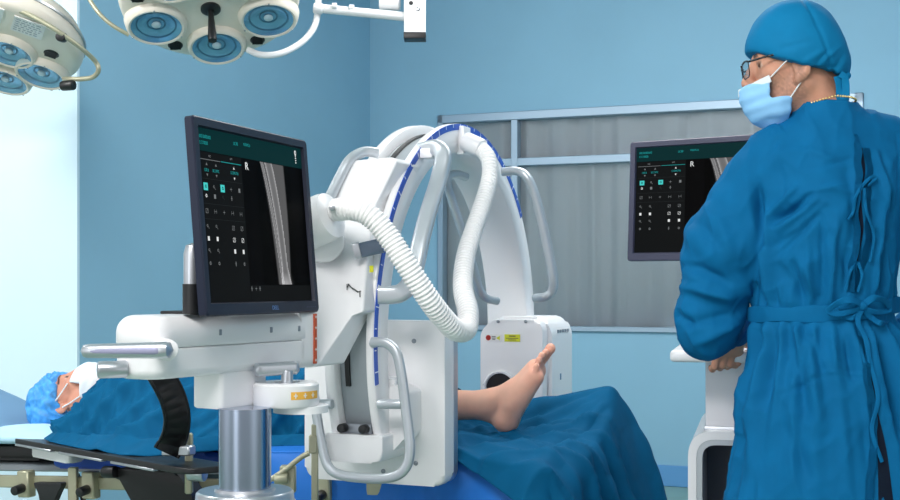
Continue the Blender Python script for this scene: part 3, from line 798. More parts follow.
def monitor(label, origin, dv, tau, Wd, Hd, bz, logo=None):
    dv = V(dv).normalized(); nh = V((dv.y, -dv.x, 0)); up = ZD * math.cos(tau) - nh * math.sin(tau); nn = dv.cross(up)
    F = frame(origin, dv, up, nn)
    base = origin + dv * Wd / 2 - nh * .12; 
    root = thing('monitor', label, 'monitor', (base.x, base.y, origin.z - .01))
    bw, bb, btop = .020, .026, .020
    # bezel ring
    b = NB()
    outer = rrect(Wd, Hd, .008, 3, Wd / 2, Hd / 2); 
    ix0, ix1, iy0, iy1 = bw, Wd - bw, bb, Hd - btop
    inner = rrect(ix1 - ix0, iy1 - iy0, .002, 3, (ix0 + ix1) / 2, (iy0 + iy1) / 2)
    t = NB(); n_ = len(outer)
    ins = lambda pts, q: [(Wd / 2 + (p[0] - Wd / 2) * (1 - q / Wd * 2), Hd / 2 + (p[1] - Hd / 2) * (1 - q / Hd * 2)) for p in pts]
    rings = [(outer, -.018), (outer, -.003), (ins(outer, .003), 0), (ins(inner, -.003), 0), (inner, -.007), (inner, -.02)]
    vv = [[t.verts.new((x, y, z)) for x, y in r] for r, z in rings]
    for a_, b_ in zip(vv[:-1], vv[1:]):
        for i in range(n_): t.faces.new((a_[i], a_[(i + 1) % n_], b_[(i + 1) % n_], b_[i]))
    merge(b, t, F)
    obj('bezel', b, M[bz], root, ang=30)
    b = NB(); box(b, (.03, .03, -.036), (Wd - .03, Hd - .03, -.017), F, .006, 2)
    prism(b, rrect(Wd * .62, Hd * .6, .03, 5, Wd / 2, Hd * .46), -.066, -.034, F, .012); obj('back_shell', b, M['bezel'], root)
    # display
    sw, sh = ix1 - ix0, iy1 - iy0
    S = F @ Matrix.Translation((ix0, iy0, -.0075))
    t = NB()
    def q(x0, y0, x1, y1, m, z=0.0003):   # a,b in 0..1, y measured from the top
        vs = [t.verts.new((x * sw, (1 - y) * sh, z)) for x, y in ((x0, y1), (x1, y1), (x1, y0), (x0, y0))]
        f = t.faces.new(vs); f.material_index = SCR.index(m)
    def poly(c, rr, n, m, rot=0, z=.0009, sy=1):
        vs = [t.verts.new(((c[0]) * sw + rr * math.cos(rot + 2 * PI * i / n), (1 - c[1]) * sh + sy * rr * math.sin(rot + 2 * PI * i / n), z)) for i in range(n)]
        f = t.faces.new(vs); f.material_index = SCR.index(m)
    def ln(x0, y0, x1, y1, m, wd=.0008):
        a = V((x0 * sw, (1 - y0) * sh, .0009)); c = V((x1 * sw, (1 - y1) * sh, .0009)); g = c - a
        p_ = V((-g.y, g.x, 0)).normalized() * wd / 2
        f = t.faces.new([t.verts.new(v) for v in (a - p_, c - p_, c + p_, a + p_)]); f.material_index = SCR.index(m)
    q(0, 0, 1, 1, 'scr_black', 0); PW = .379
    q(0, 0, 1, .132, 'scr_head'); q(0, .136, PW, 1, 'scr_panel'); q(PW + .004, .90, 1, 1, 'scr_panel')
    gx = lambda x: (x - 45) / 443; gy = lambda y: (y - 75) / 355
    rnd = random.Random(3)
    def scribble(x0, x1, y, h, m):        # unreadable small lettering: short strokes
        x = x0
        while x < x1:
            w1 = rnd.uniform(2.2, 3.6)
            k = rnd.randint(0, 3)
            ln(gx(x), gy(y - h), gx(x), gy(y + h), m, .0009)
            if k != 1: ln(gx(x), gy(y - h), gx(x + w1 - .6), gy(y - h), m, .0008)
            if k != 2: ln(gx(x), gy(y + h), gx(x + w1 - .6), gy(y + h), m, .0008)
            if k != 0: ln(gx(x + w1 - .6), gy(y - h), gx(x + w1 - .6), gy(y + h), m, .0009)
            x += w1 + 1.6
    scribble(55, 95, 92, 3, 'scr_cyan2'); scribble(55, 84, 105, 3, 'scr_cyan2'); scribble(187, 203, 94, 3, 'scr_cyan2'); scribble(228, 253, 92, 2.6, 'scr_cyan2')
    scribble(85, 92, 131, 1.8, 'scr_grey'); scribble(168, 176, 129, 1.8, 'scr_grey')
    q(gx(50), gy(138), gx(128), gy(139.2), 'scr_grey', .0008); q(gx(131), gy(137.5), gx(211), gy(139), 'scr_cyan2', .0008)
    for x, m in ((75, 'scr_grey'), (110, 'scr_grey'), (180, 'scr_white')):
        poly((gx(x), gy(148.5)), .0035, 3, m, PI / 2); poly((gx(x), gy(169.5)), .0035, 3, m, -PI / 2)
    scribble(66, 82, 160, 2.6, 'scr_cyan2'); scribble(97, 122, 160, 2.6, 'scr_cyan2'); scribble(167, 194, 158, 2.6, 'scr_cyan2')
    for x in (66, 130):
        q(gx(x - 8), gy(186.5), gx(x + 8), gy(202), 'scr_cyan', .0007); poly((gx(x), gy(194)), .0034, 8, 'scr_head', z=.0012); poly((gx(x), gy(194)), .0018, 8, 'scr_cyan', z=.0014)
    def icon(x, y, kind, m):
        c = (gx(x), gy(y)); u = 4.2
        if kind == 0: poly(c, .0032, 10, m, sy=1.1); poly(c, .0018, 8, 'scr_panel', z=.0012)
        elif kind == 1:
            for s_ in (-1, 1): ln(gx(x - u), gy(y + s_ * u), gx(x + u), gy(y + s_ * u), m); ln(gx(x + s_ * u), gy(y - u), gx(x + s_ * u), gy(y + u), m)
            ln(gx(x - u), gy(y + u), gx(x + u), gy(y - u), m)
        elif kind == 2: ln(gx(x - u), gy(y), gx(x + u), gy(y), m); ln(gx(x), gy(y - u), gx(x), gy(y + u), m); poly(c, .0016, 6, m)
        elif kind == 3: q(gx(x - 3.6), gy(y - 4.4), gx(x + 3.6), gy(y + 4.4), m, .0009)
        elif kind == 4:
            poly((gx(x), gy(y - 3.4)), .0015, 8, m); ln(gx(x), gy(y - 2), gx(x), gy(y + 5), m, .002); ln(gx(x - 3.5), gy(y), gx(x + 3.5), gy(y), m)
        elif kind == 5:
            poly((gx(x - 1), gy(y - 1)), .0028, 9, m); poly((gx(x - 1), gy(y - 1)), .0017, 8, 'scr_panel', z=.0012); ln(gx(x + 1.2), gy(y + 1.4), gx(x + 4.5), gy(y + 5), m, .001)
        elif kind == 6:
            for s_ in (-1, 1): ln(gx(x + s_ * 4), gy(y - u), gx(x + s_ * 4), gy(y + u), m)
            ln(gx(x - 4), gy(y), gx(x + 4), gy(y), m)
    for x, k in ((98, 5), (163, 2), (196, 3)): icon(x, 194, k, 'scr_grey')
    for x, k, m in ((66, 0, 'scr_white'), (98, 3, 'scr_grey'), (130, 5, 'scr_line'), (163, 4, 'scr_grey')): icon(x, 213, k, m)
    for x, k in ((64, 1), (96, 6), (129, 2), (162, 6), (196, 6)): icon(x, 244, k, 'scr_grey')
    for yy in (178, 229, 260): ln(gx(50), gy(yy), gx(210), gy(yy), 'scr_line', .0006)
    for r_, (y, kk) in enumerate(((275, (5, 5, 1, 1)), (300, (3, 3, 1, 1)), (324, (5, 5, 3, 3)), (350, (0, 0, 4, 0)))):
        for x, k in zip((63, 96, 161, 195), kk): icon(x, y, k, 'scr_white' if (r_ in (1, 2) and x > 100) or r_ == 1 else 'scr_grey')
    for x, k in ((218, 4), (236, 2), (252, 4)): icon(x, 402, k, 'scr_grey')
    # emblem at the right end of the header
    poly((.935, .035), .0042, 12, 'scr_white', sy=1.4); poly((.935, .035), .002, 10, 'scr_head', z=.0012)
    for y in (.055, .07, .085): poly((.935, y), .0026, 8, 'scr_white', sy=.7)
    poly((.935, .1), .002, 8, 'scr_white')
    b = NB(); merge(b, t, S); disp = obj('display', b, [M[k] for k in SCR], root, ang=180)
    text_mesh('R', .022, S @ Matrix.Translation((gx(234) * sw, (1 - gy(139)) * sh, .0009)), M['scr_white'], 'marker_letter', disp)
    # X-ray picture of a lower leg
    t = NB(); NX, NYY = 90, 120; cl = t.verts.layers.float_color.new('img')
    gr = []
    for j in range(NYY + 1):
        row = []
        for i in range(NX + 1):
            x = .52 + .34 * i / NX; y = .135 + .76 * j / NYY; f = j / NYY
            l = .555 + (.665 - .555) * f ** .8 + .008 * math.sin(f * 4); r_ = .80 + (.79 - .80) * f
            r_ += .012 * math.sin(f * 3.1)
            e0 = min(1, max(0, (x - l) / .012)) * min(1, max(0, (r_ - x) / .012))
            g = .10 * e0
            tc_ = l + .085 + .0 * f; tw = .036 - .008 * f + .022 * max(0, f - .85) / .15     # tibia
            k = abs(x - tc_) / tw
            if k < 1: g += .05 + .36 * k ** 4
            fc = l + .018 + .03 * f; k = abs(x - fc) / .012
            if k < 1: g += .08 + .26 * k ** 3
            if f > .9: g += .25 * gauss(x, tc_ - .005, .04) * (f - .9) / .1
            v = t.verts.new((x * sw, (1 - y) * sh, .0005)); v[cl] = (g, g, g * 1.02, 1); row.append(v)
        gr.append(row)
    for j in range(NYY):
        for i in range(NX): t.faces.new((gr[j + 1][i], gr[j + 1][i + 1], gr[j][i + 1], gr[j][i]))
    bmesh.ops.transform(t, matrix=S, verts=t.verts[:])
    obj('xray_picture', t, M['scr_xray'], disp, label='grey X-ray picture of a lower leg', ang=180)
    if logo: text_mesh(logo, .0125, F @ Matrix.Translation((Wd * .57, bb * .46, .0006)), M['logo'], 'badge', root)
    b = NB()
    for k in range(5): box(b, (Wd - .06 + k * .009, bb * .4, -.002), (Wd - .055 + k * .009, bb * .5, .0007), F)
    obj('button_row', b, M['bezel2'], root)
    return root, F, nh, up
M['lampring'] = mat('reflector_ring', (76, 118, 142), 0.35, 0.3)
M['logo'] = mat('badge_blue_grey', (96, 134, 190), 0.4)

root, F, nh, up = monitor('monitor with dark navy frame showing a leg X-ray on the C-arm console head', at(207, 316.5, 2.34), (.364, .931, 0), RD(4.9), .462, .386, 'bezel', 'DELL')
# its stand post and foot on the console head
b = NB(); fp = at(199, 312, 2.52); fz = 1.072
tube(b, [V((fp.x, fp.y, fz + .005)), V((fp.x, fp.y, fz + .1)), F @ V((.16, .15, -.075))], .019, 20, 16); obj('stand_post', b, M['black'], root)
b = NB(); pst = at(192, 300, 2.43)
lathe(b, [(.014, fz + .058), (.0165, fz + .06), (.0165, fz + .12), (.012, fz + .136), (0, fz + .141)], Matrix.Translation((pst.x, pst.y, 0)), 24); obj('stand_cover', b, M['silver'], root)
b = NB(); lathe(b, [(.0185, fz + .002), (.0185, fz + .06)], Matrix.Translation((pst.x, pst.y, 0)), 24); obj('stand_collar', b, M['black'], root)
b = NB(); box(b, (-.06, -.05, fz - .001), (.03, .05, fz + .006), frame(V((fp.x, fp.y, 0)), d, -ev, ZD), .003, 2); obj('stand_foot', b, M['black'], root)
root2, F, nh, up = monitor('monitor with grey frame showing the same X-ray screen, half hidden behind the gowned doctor', at(627, 261, 3.81), (.855, -.52, 0), RD(3.9), .462, .37, 'bezel2')
b = NB(); cb = F @ V((.231, .17, -.07)); tube(b, [cb, cb - nh * .07 + V((0, 0, -.01)), cb - nh * .1 + V((0, 0, -.1)), V((cb.x - nh.x * .1, cb.y - nh.y * .1, .962))], .022, 20, 20)
obj('stand_post', b, M['bezel'], root2)
b = NB(); lathe(b, [(.11, .961), (.11, .968), (.1, .974), (.03, .98)], Matrix.Translation((cb.x - nh.x * .1, cb.y - nh.y * .1, 0)), 40); obj('stand_foot', b, M['bezel'], root2)

# ================================================================== WORKSTATION CART
cart = thing('workstation_cart', 'white monitor cart with rounded base frame behind the gowned doctor', 'cart', (.552, 3.10, 0))
b = NB(); box(b, (.552, 3.10, .931), (1.27, 3.86, .962), I4, .0135, 4); obj('worktop', b, M['white'], cart)
b = NB(); box(b, (.72, 3.26, .9605), (1.25, 3.6, .966), I4, .002, 1); obj('keyboard_mat', b, M['bezel'], cart)
b = NB(); box(b, (.635, 3.28, .745), (1.2, 3.85, .935), I4, .006, 2); obj('upper_cabinet', b, M['cartgrey'], cart)
b = NB(); box(b, (.631, 3.27, .736), (1.204, 3.86, .750), I4, .005, 2); obj('cabinet_trim', b, M['silver'], cart)
x0, x1, zt_ = .592, 1.26, .742
def uprof(o, r): return roundpoly([(x0 + o, .1), (x0 + o, zt_ - o), (x1 - o, zt_ - o), (x1 - o, .1)], [0, r, r, 0], 8)
def shell(o0, o1, r0, r1, ya, yb):
    t = NB(); A, B_ = uprof(o0, r0), uprof(o1, r1); n_ = len(A)
    vs = [[t.verts.new((p[0], y, p[1])) for p in L] for y in (ya, yb) for L in (A, B_)]
    for i in range(n_ - 1):
        for (a_, b_) in ((0, 1), (1, 3), (3, 2), (2, 0)): t.faces.new((vs[a_][i], vs[a_][i + 1], vs[b_][i + 1], vs[b_][i]))
    for i in (0, n_ - 1): t.faces.new((vs[0][i], vs[1][i], vs[3][i], vs[2][i]))
    return t
obj('base_frame', shell(0, .022, .07, .05, 3.22, 3.85), M['white'], cart)
obj('base_liner', shell(.0221, .037, .05, .038, 3.225, 3.84), M['silver'], cart)
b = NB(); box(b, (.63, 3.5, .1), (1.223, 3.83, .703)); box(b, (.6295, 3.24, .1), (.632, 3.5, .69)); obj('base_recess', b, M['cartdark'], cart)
b = NB(); box(b, (.715, 3.42, .1), (1.223, 3.5, .702), I4, .004, 1); inn = obj('inner_panel', b, M['cartgrey'], cart)
b = NB(); cyl(b, (.755, 3.424, .665), (.755, 3.408, .665), .017, 20, .003); obj('lock_knob', b, M['black'], inn)
b = NB(); box(b, (.58, 3.2, .07), (1.27, 3.87, .11), I4, .015, 3); obj('base_plinth', b, M['white'], cart)
for (x, y) in ((.64, 3.25), (1.23, 3.25), (.64, 3.82), (1.23, 3.82)):
    b = NB(); cyl(b, (x - .015, y, .036), (x + .015, y, .036), .036, 24, .005); obj('caster', b, M['black'], cart)

cart.rotation_euler = (0, 0, RD(-14)); cart.location = (.566, 3.185, 0)
# ================================================================== SURGICAL LAMPS
def lamp_axes(c, ratio, rot):
    v = (V((0, 0, CAMZ)) - c).normalized(); ex = V((1, 0, 0)); ex = (ex - v * ex.dot(v)).normalized(); ed = ex.cross(v)
    if ed.z > 0: ed = -ed
    th = math.acos(ratio); ca_, sa_ = math.cos(rot), math.sin(rot)
    nrm = v * ratio + (ex * -sa_ + ed * ca_) * math.sin(th)
    maj = ex * ca_ + ed * sa_
    mn = nrm.cross(maj)
    if mn.dot(ed) < 0: mn = -mn
    return maj.normalized(), mn.normalized(), nrm.normalized()
def lamp(label, c, ratio, rot, Rl, cells, spots, rc):
    X, Yv, Zn = lamp_axes(c, ratio, rot)
    F = frame(c, X, Yv, Zn)
    root = thing('surgical_lamp', label, 'lamp', (c.x, c.y, c.z), 'shadowless surgical lamps under the ceiling')
    b = NB()
    lathe(b, [(0, .006), (Rl * .5, .005), (Rl * .86, 0), (Rl * .95, -.006), (Rl * .985, -.016), (Rl, -.034), (Rl * 1.0, -.05), (Rl * .97, -.085), (Rl * .88, -.118), (Rl * .6, -.142), (Rl * .3, -.15), (0, -.152)], F, 72)
    sh = obj('lamp_shell', b, M['lampshell'], root, ang=60)
    b = NB(); lathe(b, [(Rl * .995, -.06), (Rl * 1.01, -.062), (Rl * 1.01, -.07), (Rl * .985, -.073)], F, 72, caps=False); obj('rim_band', b, M['silver'], sh)
    for (x, y) in cells:
        G = F @ Matrix.Translation((x, y, 0))
        b = NB(); lathe(b, [(rc * 1.06, -.006), (rc * 1.01, .014), (rc * .98, .025), (rc * .91, .031), (rc * .85, .029), (rc * .835, .024), (rc * .83, .004)], G, 48, caps=False)
        ce = obj('lamp_cell', b, M['lampshell'], root)
        b = NB(); lathe(b, [(rc * .835, .026), (rc * .72, .018), (rc * .55, .011), (rc * .35, .008), (rc * .2, .0072), (0, .007)], G, 40, caps=False); obj('reflector', b, M['reflector'], ce)
        b = NB(); ball(b, None, (rc * .16, rc * .16, .009), G @ Matrix.Translation((0, 0, .014)), 16); obj('bulb', b, M['label_white'], ce)
        for k in range(2):
            b = NB(); r_ = .26 + .36 * k; z_ = (.0085, .0150)[k]; lathe(b, [(rc * r_, z_ - .001), (rc * (r_ + .03), z_ + .0012), (rc * (r_ + .05), z_ + .002)], G, 40, caps=False); obj('reflector_ring', b, M['lampring'], ce)
        b = NB(); lathe(b, [(rc * .84, .0265), (rc * .5, .0282), (0, .029)], G, 40, caps=False); obj('lens', b, M['lampglass'], ce)
        for k in range(3):
            a = RD(30 + 120 * k); p = G @ V((rc * .93 * math.cos(a), rc * .93 * math.sin(a), .031)); b = NB(); ball(b, p, .0035, seg=8); obj('screw', b, M['chrome'], ce)
    for (x, y) in spots:
        G = F @ Matrix.Translation((x, y, 0)); b = NB()
        lathe(b, [(.027, -.008), (.028, .003), (.024, .006), (0, .006)], G, 28)
        for k in range(-3, 4): box(b, (-.02, k * .006 - .0014, .005), (.02, k * .006 + .0014, .0085), G)
        obj('vent', b, M['black'], root)
    return root, F
sc1 = 4.5 / FPX
c1 = at(210.5, 7, 4.5); R1 = 89.5 * sc1
c5 = [(59 * sc1 * math.cos(RD(14 + 72 * k)), 59 * sc1 * math.sin(RD(14 + 72 * k))) for k in range(5)]
v5 = [(72 * sc1 * math.cos(RD(50 + 72 * k)), 72 * sc1 * math.sin(RD(50 + 72 * k))) for k in range(5)]
lp, F = lamp('large round surgical lamp with black centre handle, hung on the white arm', c1, .617, RD(-1), R1, c5, v5, 30 * sc1)
b = NB(); lathe(b, [(.036, 0), (.036, .014), (.028, .02), (.012, .02)], F, 32); hb_ = obj('handle_boss', b, M['black'], lp)
b = NB(); lathe(b, [(.011, .015), (.011, .05), (.014, .10), (.0165, .135), (.015, .15), (0, .152)], F, 24); obj('centre_handle', b, M['black'], lp)
b = NB(); tube(b, [at(248, 50, 4.72), at(262, 55, 4.7), at(282, 53, 4.7), at(302, 42, 4.72), at(314, 27, 4.74), at(318, 9, 4.76), at(318, -12, 4.76)], .0125, 14, 50); obj('yoke', b, M['white2'], lp)
b = NB(); tube(b, [at(96, -40, 4.7), at(84, -22, 4.66), at(87, -6, 4.62), at(98, 12, 4.6), at(112, 25, 4.6), at(129, 35, 4.62)], .008, 12, 40); obj('side_rail', b, M['rail'], lp)
b = NB(); cyl(b, at(313.5, 8, 4.74), at(323, 9, 4.74), .021, 20, .004); cyl(b, at(320, 8.5, 4.745), at(408, 17, 4.70), .0175, 20)
cyl(b, at(332, 6, 4.72), at(337, 6, 4.72), .012, 14, .002); cyl(b, at(349, 7.5, 4.72), at(354, 8, 4.72), .012, 14, .002)
obj('swing_arm', b, M['white'], lp)
b = NB(); p = at(415, 35, 4.70); box(b, (-.041, -.04, 0), (.041, .04, .95), Matrix.Translation((p.x, p.y, p.z)), .005, 2)
bk_ = obj('arm_bracket', b, M['white'], lp)
b = NB(); box(b, (-.042, -.041, -.02), (.042, .041, .004), Matrix.Translation((p.x, p.y, p.z)), .003, 2); obj('end_cap', b, M['black'], bk_)
for (x, y, m_) in ((411, 3, 'black'), (418, 9, 'chrome')):
    b = NB(); q_ = at(x, y, 4.66); cyl(b, q_ + V((0, .006, 0)), q_ + V((0, -.004, 0)), .008, 14, .002); obj('arm_bolt', b, M[m_], bk_)
b = NB(); cyl(b, at(380, 3, 4.74), at(400, 4, 4.73), .026, 24, .004); obj('pivot', b, M['white2'], lp)
b = NB(); cyl(b, at(383, 12, 4.72), at(396, 12.5, 4.72), .007, 12, .002); obj('pivot_pin', b, M['greymetal'], lp)
b = NB(); lathe(b, [(.16, CEIL - .05), (.16, CEIL - .002)], Matrix.Translation((p.x, p.y, 0)), 40); obj('ceiling_plate', b, M['white'], lp)
sc2 = 4.4 / FPX
c2 = at(3, 45, 4.4)
pc = lambda L: [(x * sc2, y * sc2) for x, y in L]
lp2, F = lamp('surgical lamp at the upper left edge, tilted, with paper labels on its shell', c2, .47, RD(20), 77 * sc2,
    pc([(43, 24), (12, 63), (7, 1), (-24, 40), (-40, -20), (-44, 25)]), pc([(45, -17), (54, 52), (-30, -52)]), 27 * sc2)
for (x0, y0, x1, y1) in ((-30, -70, -8, -42), (2, -66, 32, -38)):
    b = NB(); Gl = F @ Matrix.Translation((0, 0, .0045 if True else 0)); box(b, (x0 * sc2, y0 * sc2, -.003), (x1 * sc2, y1 * sc2, .0012), Gl)
    s_ = obj('paper_label', b, M['label_white'], lp2); b = NB(); rn = random.Random(x0)
    for k in range(6):
        yy = y0 + (k + .8) * (y1 - y0) / 7; x = x0 + 2
        while x < x1 - 4:
            w1 = rn.uniform(1.5, 5); box(b, (x * sc2, yy * sc2, .001), (min(x + w1, x1 - 2) * sc2, (yy + 1.4) * sc2, .0017), Gl); x += w1 + 1.5
    obj('printing', b, M['greymetal'], s_)
b = NB(); tube(b, [at(-30, -8, 4.2), at(0, 4, 4.2), at(25, 13, 4.2), at(48, 25, 4.2), at(66, 37, 4.22), at(82, 49, 4.26), at(95, 61, 4.32), at(98.5, 70, 4.33), at(93, 77, 4.35), at(82, 79, 4.37), at(70, 79, 4.39), at(64, 79, 4.42)], .0085, 14, 70)
obj('grab_rail', b, M['rail'], lp2)
b = NB(); q_ = at(61, 36, 4.22); cyl(b, q_ + V((.0, .03, .0)), q_ + V((0, -.012, -.004)), .017, 18, .004); obj('rail_knob', b, M['black'], lp2)
b = NB(); cyl(b, at(62, 86, 4.38), at(74, 85, 4.36), .018, 18, .005); obj('tilt_knob', b, M['black'], lp2)
b = NB(); pz = F @ V((0, 0, -.14)); tube(b, [pz, pz + V((-.05, .08, .1)), V((pz.x - .08, pz.y + .12, CEIL - .03))], .03, 16, 20); obj('suspension_tube', b, M['white2'], lp2)
b = NB(); lathe(b, [(.14, CEIL - .05), (.14, CEIL - .002)], Matrix.Translation((pz.x - .08, pz.y + .12, 0)), 36); obj('ceiling_plate', b, M['white'], lp2)

# ================================================================== OPERATING TABLE
def zt(n): return .70 + .045 * min(n, .1)
def TF(n): return UN(0, n, zt(n))
slope = math.atan(.045); nd = ND * math.cos(slope) + ZD * math.sin(slope); zd = UD.cross(nd) * -1
if zd.z < 0: zd = -zd
TM = frame(UN(.02, 0, .70), nd, UD, zd)    # x along the table towards the feet, y away, z up ; pad top is z=0
table = thing('operating_table', 'operating table with blue pad, metal side rails and a long black arm board', 'operating table', tuple(UN(.02, -.8, 0)))
for (a, c) in ((-1.28, -.66), (-.645, -.02), (-.005, .33)):
    b = NB(); prism(b, rrect(c - a, .54, .05, 6, (a + c) / 2, 0), -.07, -.018, TM, .02, 4); obj('pad', b, M['pad'], table)
b = NB(); prism(b, rrect(.42, .42, .06, 6, -1.51, 0), -.055, -.012, TM, .018, 4); obj('head_pad', b, M['black'], table)
b = NB(); box(b, (-1.70, -.24, -.085), (.32, .24, -.062), TM, .004, 1); obj('table_plate', b, M['greymetal'], table)
for sy in (-1, 1):
    b = NB(); box(b, (-1.75, sy * .30 - .008, -.125), (.31, sy * .30 + .008, -.088), TM, .003, 1); rl = obj('side_rail', b, M['rail'], table)
    for x in (-1.6, -1.05, -.45, .2):
        b = NB(); box(b, (x - .014, min(sy * .24, sy * .296), -.112), (x + .014, max(sy * .24, sy * .296), -.075), TM, .002, 1); obj('rail_spacer', b, M['rail'], rl)
for (x, yy) in ((-1.60, -.315), (-1.08, -.315), (-.50, -.315), (-.30, -.315), (-1.32, -.315)):
    b = NB(); box(b, (x - .022, yy - .018, -.150), (x + .022, yy + .018, -.070), TM, .004, 1); cl_ = obj('rail_clamp', b, M['rail'], table)
    b = NB(); q0 = TM @ V((x, yy - .016, -.12)); q1 = TM @ V((x, yy - .055, -.125)); cyl(b, q0, q1, .014, 16, .003); obj('clamp_knob', b, M['black'], cl_)
# drooping black levers under the rail
b = NB(); prism(b, roundpoly([(-.06, 0), (.05, .0), (.03, -.03), (.0, -.085), (-.03, -.085), (-.04, -.03)], .01), -.012, .012, frame(TM @ V((-1.20, -.345, -.10)), nd, zd, -UD), .003)
obj('lock_lever', b, M['black'], table)
b = NB(); cyl(b, at(104, 472, 3.42), at(116, 472, 3.40), .017, 18, .004); tube(b, [at(116, 472, 3.42), at(128, 478, 3.43), at(142, 489, 3.44), at(155, 502, 3.45)], .016, 12, 12)
obj('tilt_lever', b, M['blackmetal'], table)
# struts and pedestal
b = NB(); q_ = at(73, 474, 3.66); box(b, (-.012, -.012, -.5), (.014, .012, .02), Matrix.Translation(q_), .002, 1); obj('strut', b, M['rail'], table)
b = NB(); tube(b, [at(77, 474, 3.68), at(84, 503, 3.68), at(92, 540, 3.68)], .008, 8, 6); obj('strut', b, M['blackmetal'], table)
b = NB(); q_ = UN(.0, -.95, 0); prism(b, rrect(.15, .24, .03, 5), .22, .58, frame(q_, ND, UD, ZD), .01); obj('pedestal', b, M['black'], table)
b = NB(); prism(b, rrect(.95, .5, .08, 6), .03, .22, frame(UN(0, -.75, 0), ND, UD, ZD), .03); obj('pedestal_base', b, M['white2'], table)
b = NB(); prism(b, roundpoly([(-.16, 0), (.05, 0), (.10, -.06), (.10, -.2), (-.02, -.2)], .02), -.03, .03, frame(at(168, 470, 3.38), ND, ZD, -UD), .005); obj('column_bracket', b, M['blackmetal'], table)
b = NB(); q_ = at(189, 452, 3.26); box(b, (-.010, -.010, -.11), (.010, .010, .05), Matrix.Translation(q_), .004, 1); ps = obj('clamp_post', b, M['rail'], table)
b = NB(); cyl(b, q_ + V((0, .0, -.055)), q_ + V((.045, -.01, -.055)), .022, 18, .004); obj('post_knob', b, M['silver'], ps)
b = NB(); tube(b, [at(270, 480, 3.1), at(285, 470, 3.1), at(300, 458, 3.1), at(309, 453, 3.1)], .007, 10, 14); obj('bent_rod', b, M['rail'], table)
b = NB(); box(b, (-.02, -.012, -.04), (.02, .012, .03), Matrix.Translation(at(288, 477, 3.12)), .004, 1); cyl(b, at(274, 479, 3.1), at(288, 478, 3.1), .014, 18, .004); obj('rod_clamp', b, M['rail'], table)
b = NB(); q_ = at(314, 445, 3.0); box(b, (-.006, -.006, -.16), (.010, .01, .05), Matrix.Translation(q_), .002, 1); box(b, (-.012, -.009, -.02), (.008, .009, .025), Matrix.Translation(q_), .003, 1); obj('clamp_post', b, M['rail'], table)
# long black arm board swung out on the near side
bl, br = UN(-.256, -1.40, .655), UN(-.640, -.50, .664)
bx = (br - bl).normalized(); by = ZD.cross(bx).normalized(); L_ = (br - bl).length
BM = frame(bl, bx, by, bx.cross(by))
b = NB(); prism(b, roundpoly([(0, 0), (L_, .0), (L_ + .02, .13), (.03, .135)], [.02, .05, .05, .02], 6), -.012, .004, BM, .004)
ab = obj('arm_board', b, M['black'], table, label='long black arm board', ang=50)
b = NB()
for (a, c) in ((.02, .25), (.30, .55), (.60, .82)): box(b, (a, -.004, -.017), (c, .012, -.0105), BM, .001, 1)
obj('edge_plate', b, M['silver'], ab)
b = NB(); prism(b, roundpoly([(.05, .03), (.30, .03), (.27, .10), (.08, .10)], .02), -.05, -.013, BM, .008); obj('board_bracket', b, M['white2'], ab)
b = NB(); tube(b, [BM @ V((.62, .06, -.03)), TM @ V((-.72, -.29, -.105))], .02, 12, 6); obj('board_hinge', b, M['blackmetal'], ab)
# arched leather arm support standing on the board
sp = [at(158, 372, 3.14), at(165, 384, 3.14), at(172, 399, 3.15), at(176, 416, 3.16), at(175, 431, 3.17), at(171, 443, 3.18), at(166, 452, 3.18)]
SP = resample(spline(sp, 80), 110)
def spr(i, t):
    q_ = .0012 * abs(math.sin(t * PI * 9)); h_ = .0095; w_ = .031; return [(-w_, -h_), (w_, -h_), (w_ + .003, 0), (w_, h_), (w_ * .8, h_ + .001 + q_ * .3), (w_ * .45, h_ + .002 + q_), (0, h_ + .003 + q_), (-w_ * .45, h_ + .002 + q_), (-w_ * .8, h_ + .001 + q_ * .3), (-w_, h_), (-w_ - .003, 0)]
b = NB(); sweep(b, SP, spr, up=lambda i: V((.55, -.8, .25)))
as_ = obj('arm_support', b, M['leather'], table, label='arched black quilted leather arm support')
for s_ in (-1, 1):
    b = NB(); P = []
    for i, p in enumerate(SP):
        tg = (SP[min(i + 1, 110)] - SP[max(i - 1, 0)]).normalized(); y = V((.55, -.8, .25)); y = (y - tg * y.dot(tg)).normalized(); x = tg.cross(y); P.append(p + x * s_ * .0325 + y * .007)
    tube(b, P, .0045, 8, 80); obj('piping', b, M['leather'], as_)
b = NB(); q_ = at(176, 448, 3.2); box(b, (-.04, -.012, -.02), (.05, .02, .006), frame(q_, V((.9, -.43, .06)).normalized(), V((.43, .9, 0)), ZD), .004, 1); obj('support_bracket', b, M['silver'], as_)
# steel-blue far arm board beside the head
b = NB(); patch(b, [[at(-60, 374, 4.45), at(0, 398, 4.4), at(40, 417, 4.36), at(60, 426, 4.34)], [at(-60, 436, 3.98), at(0, 436, 4.0), at(40, 436, 4.05), at(60, 438, 4.07)]], 12, 6, thick=.03)
obj('far_board', b, M['headpad'], table, label='steel-blue sloping board at the head end')
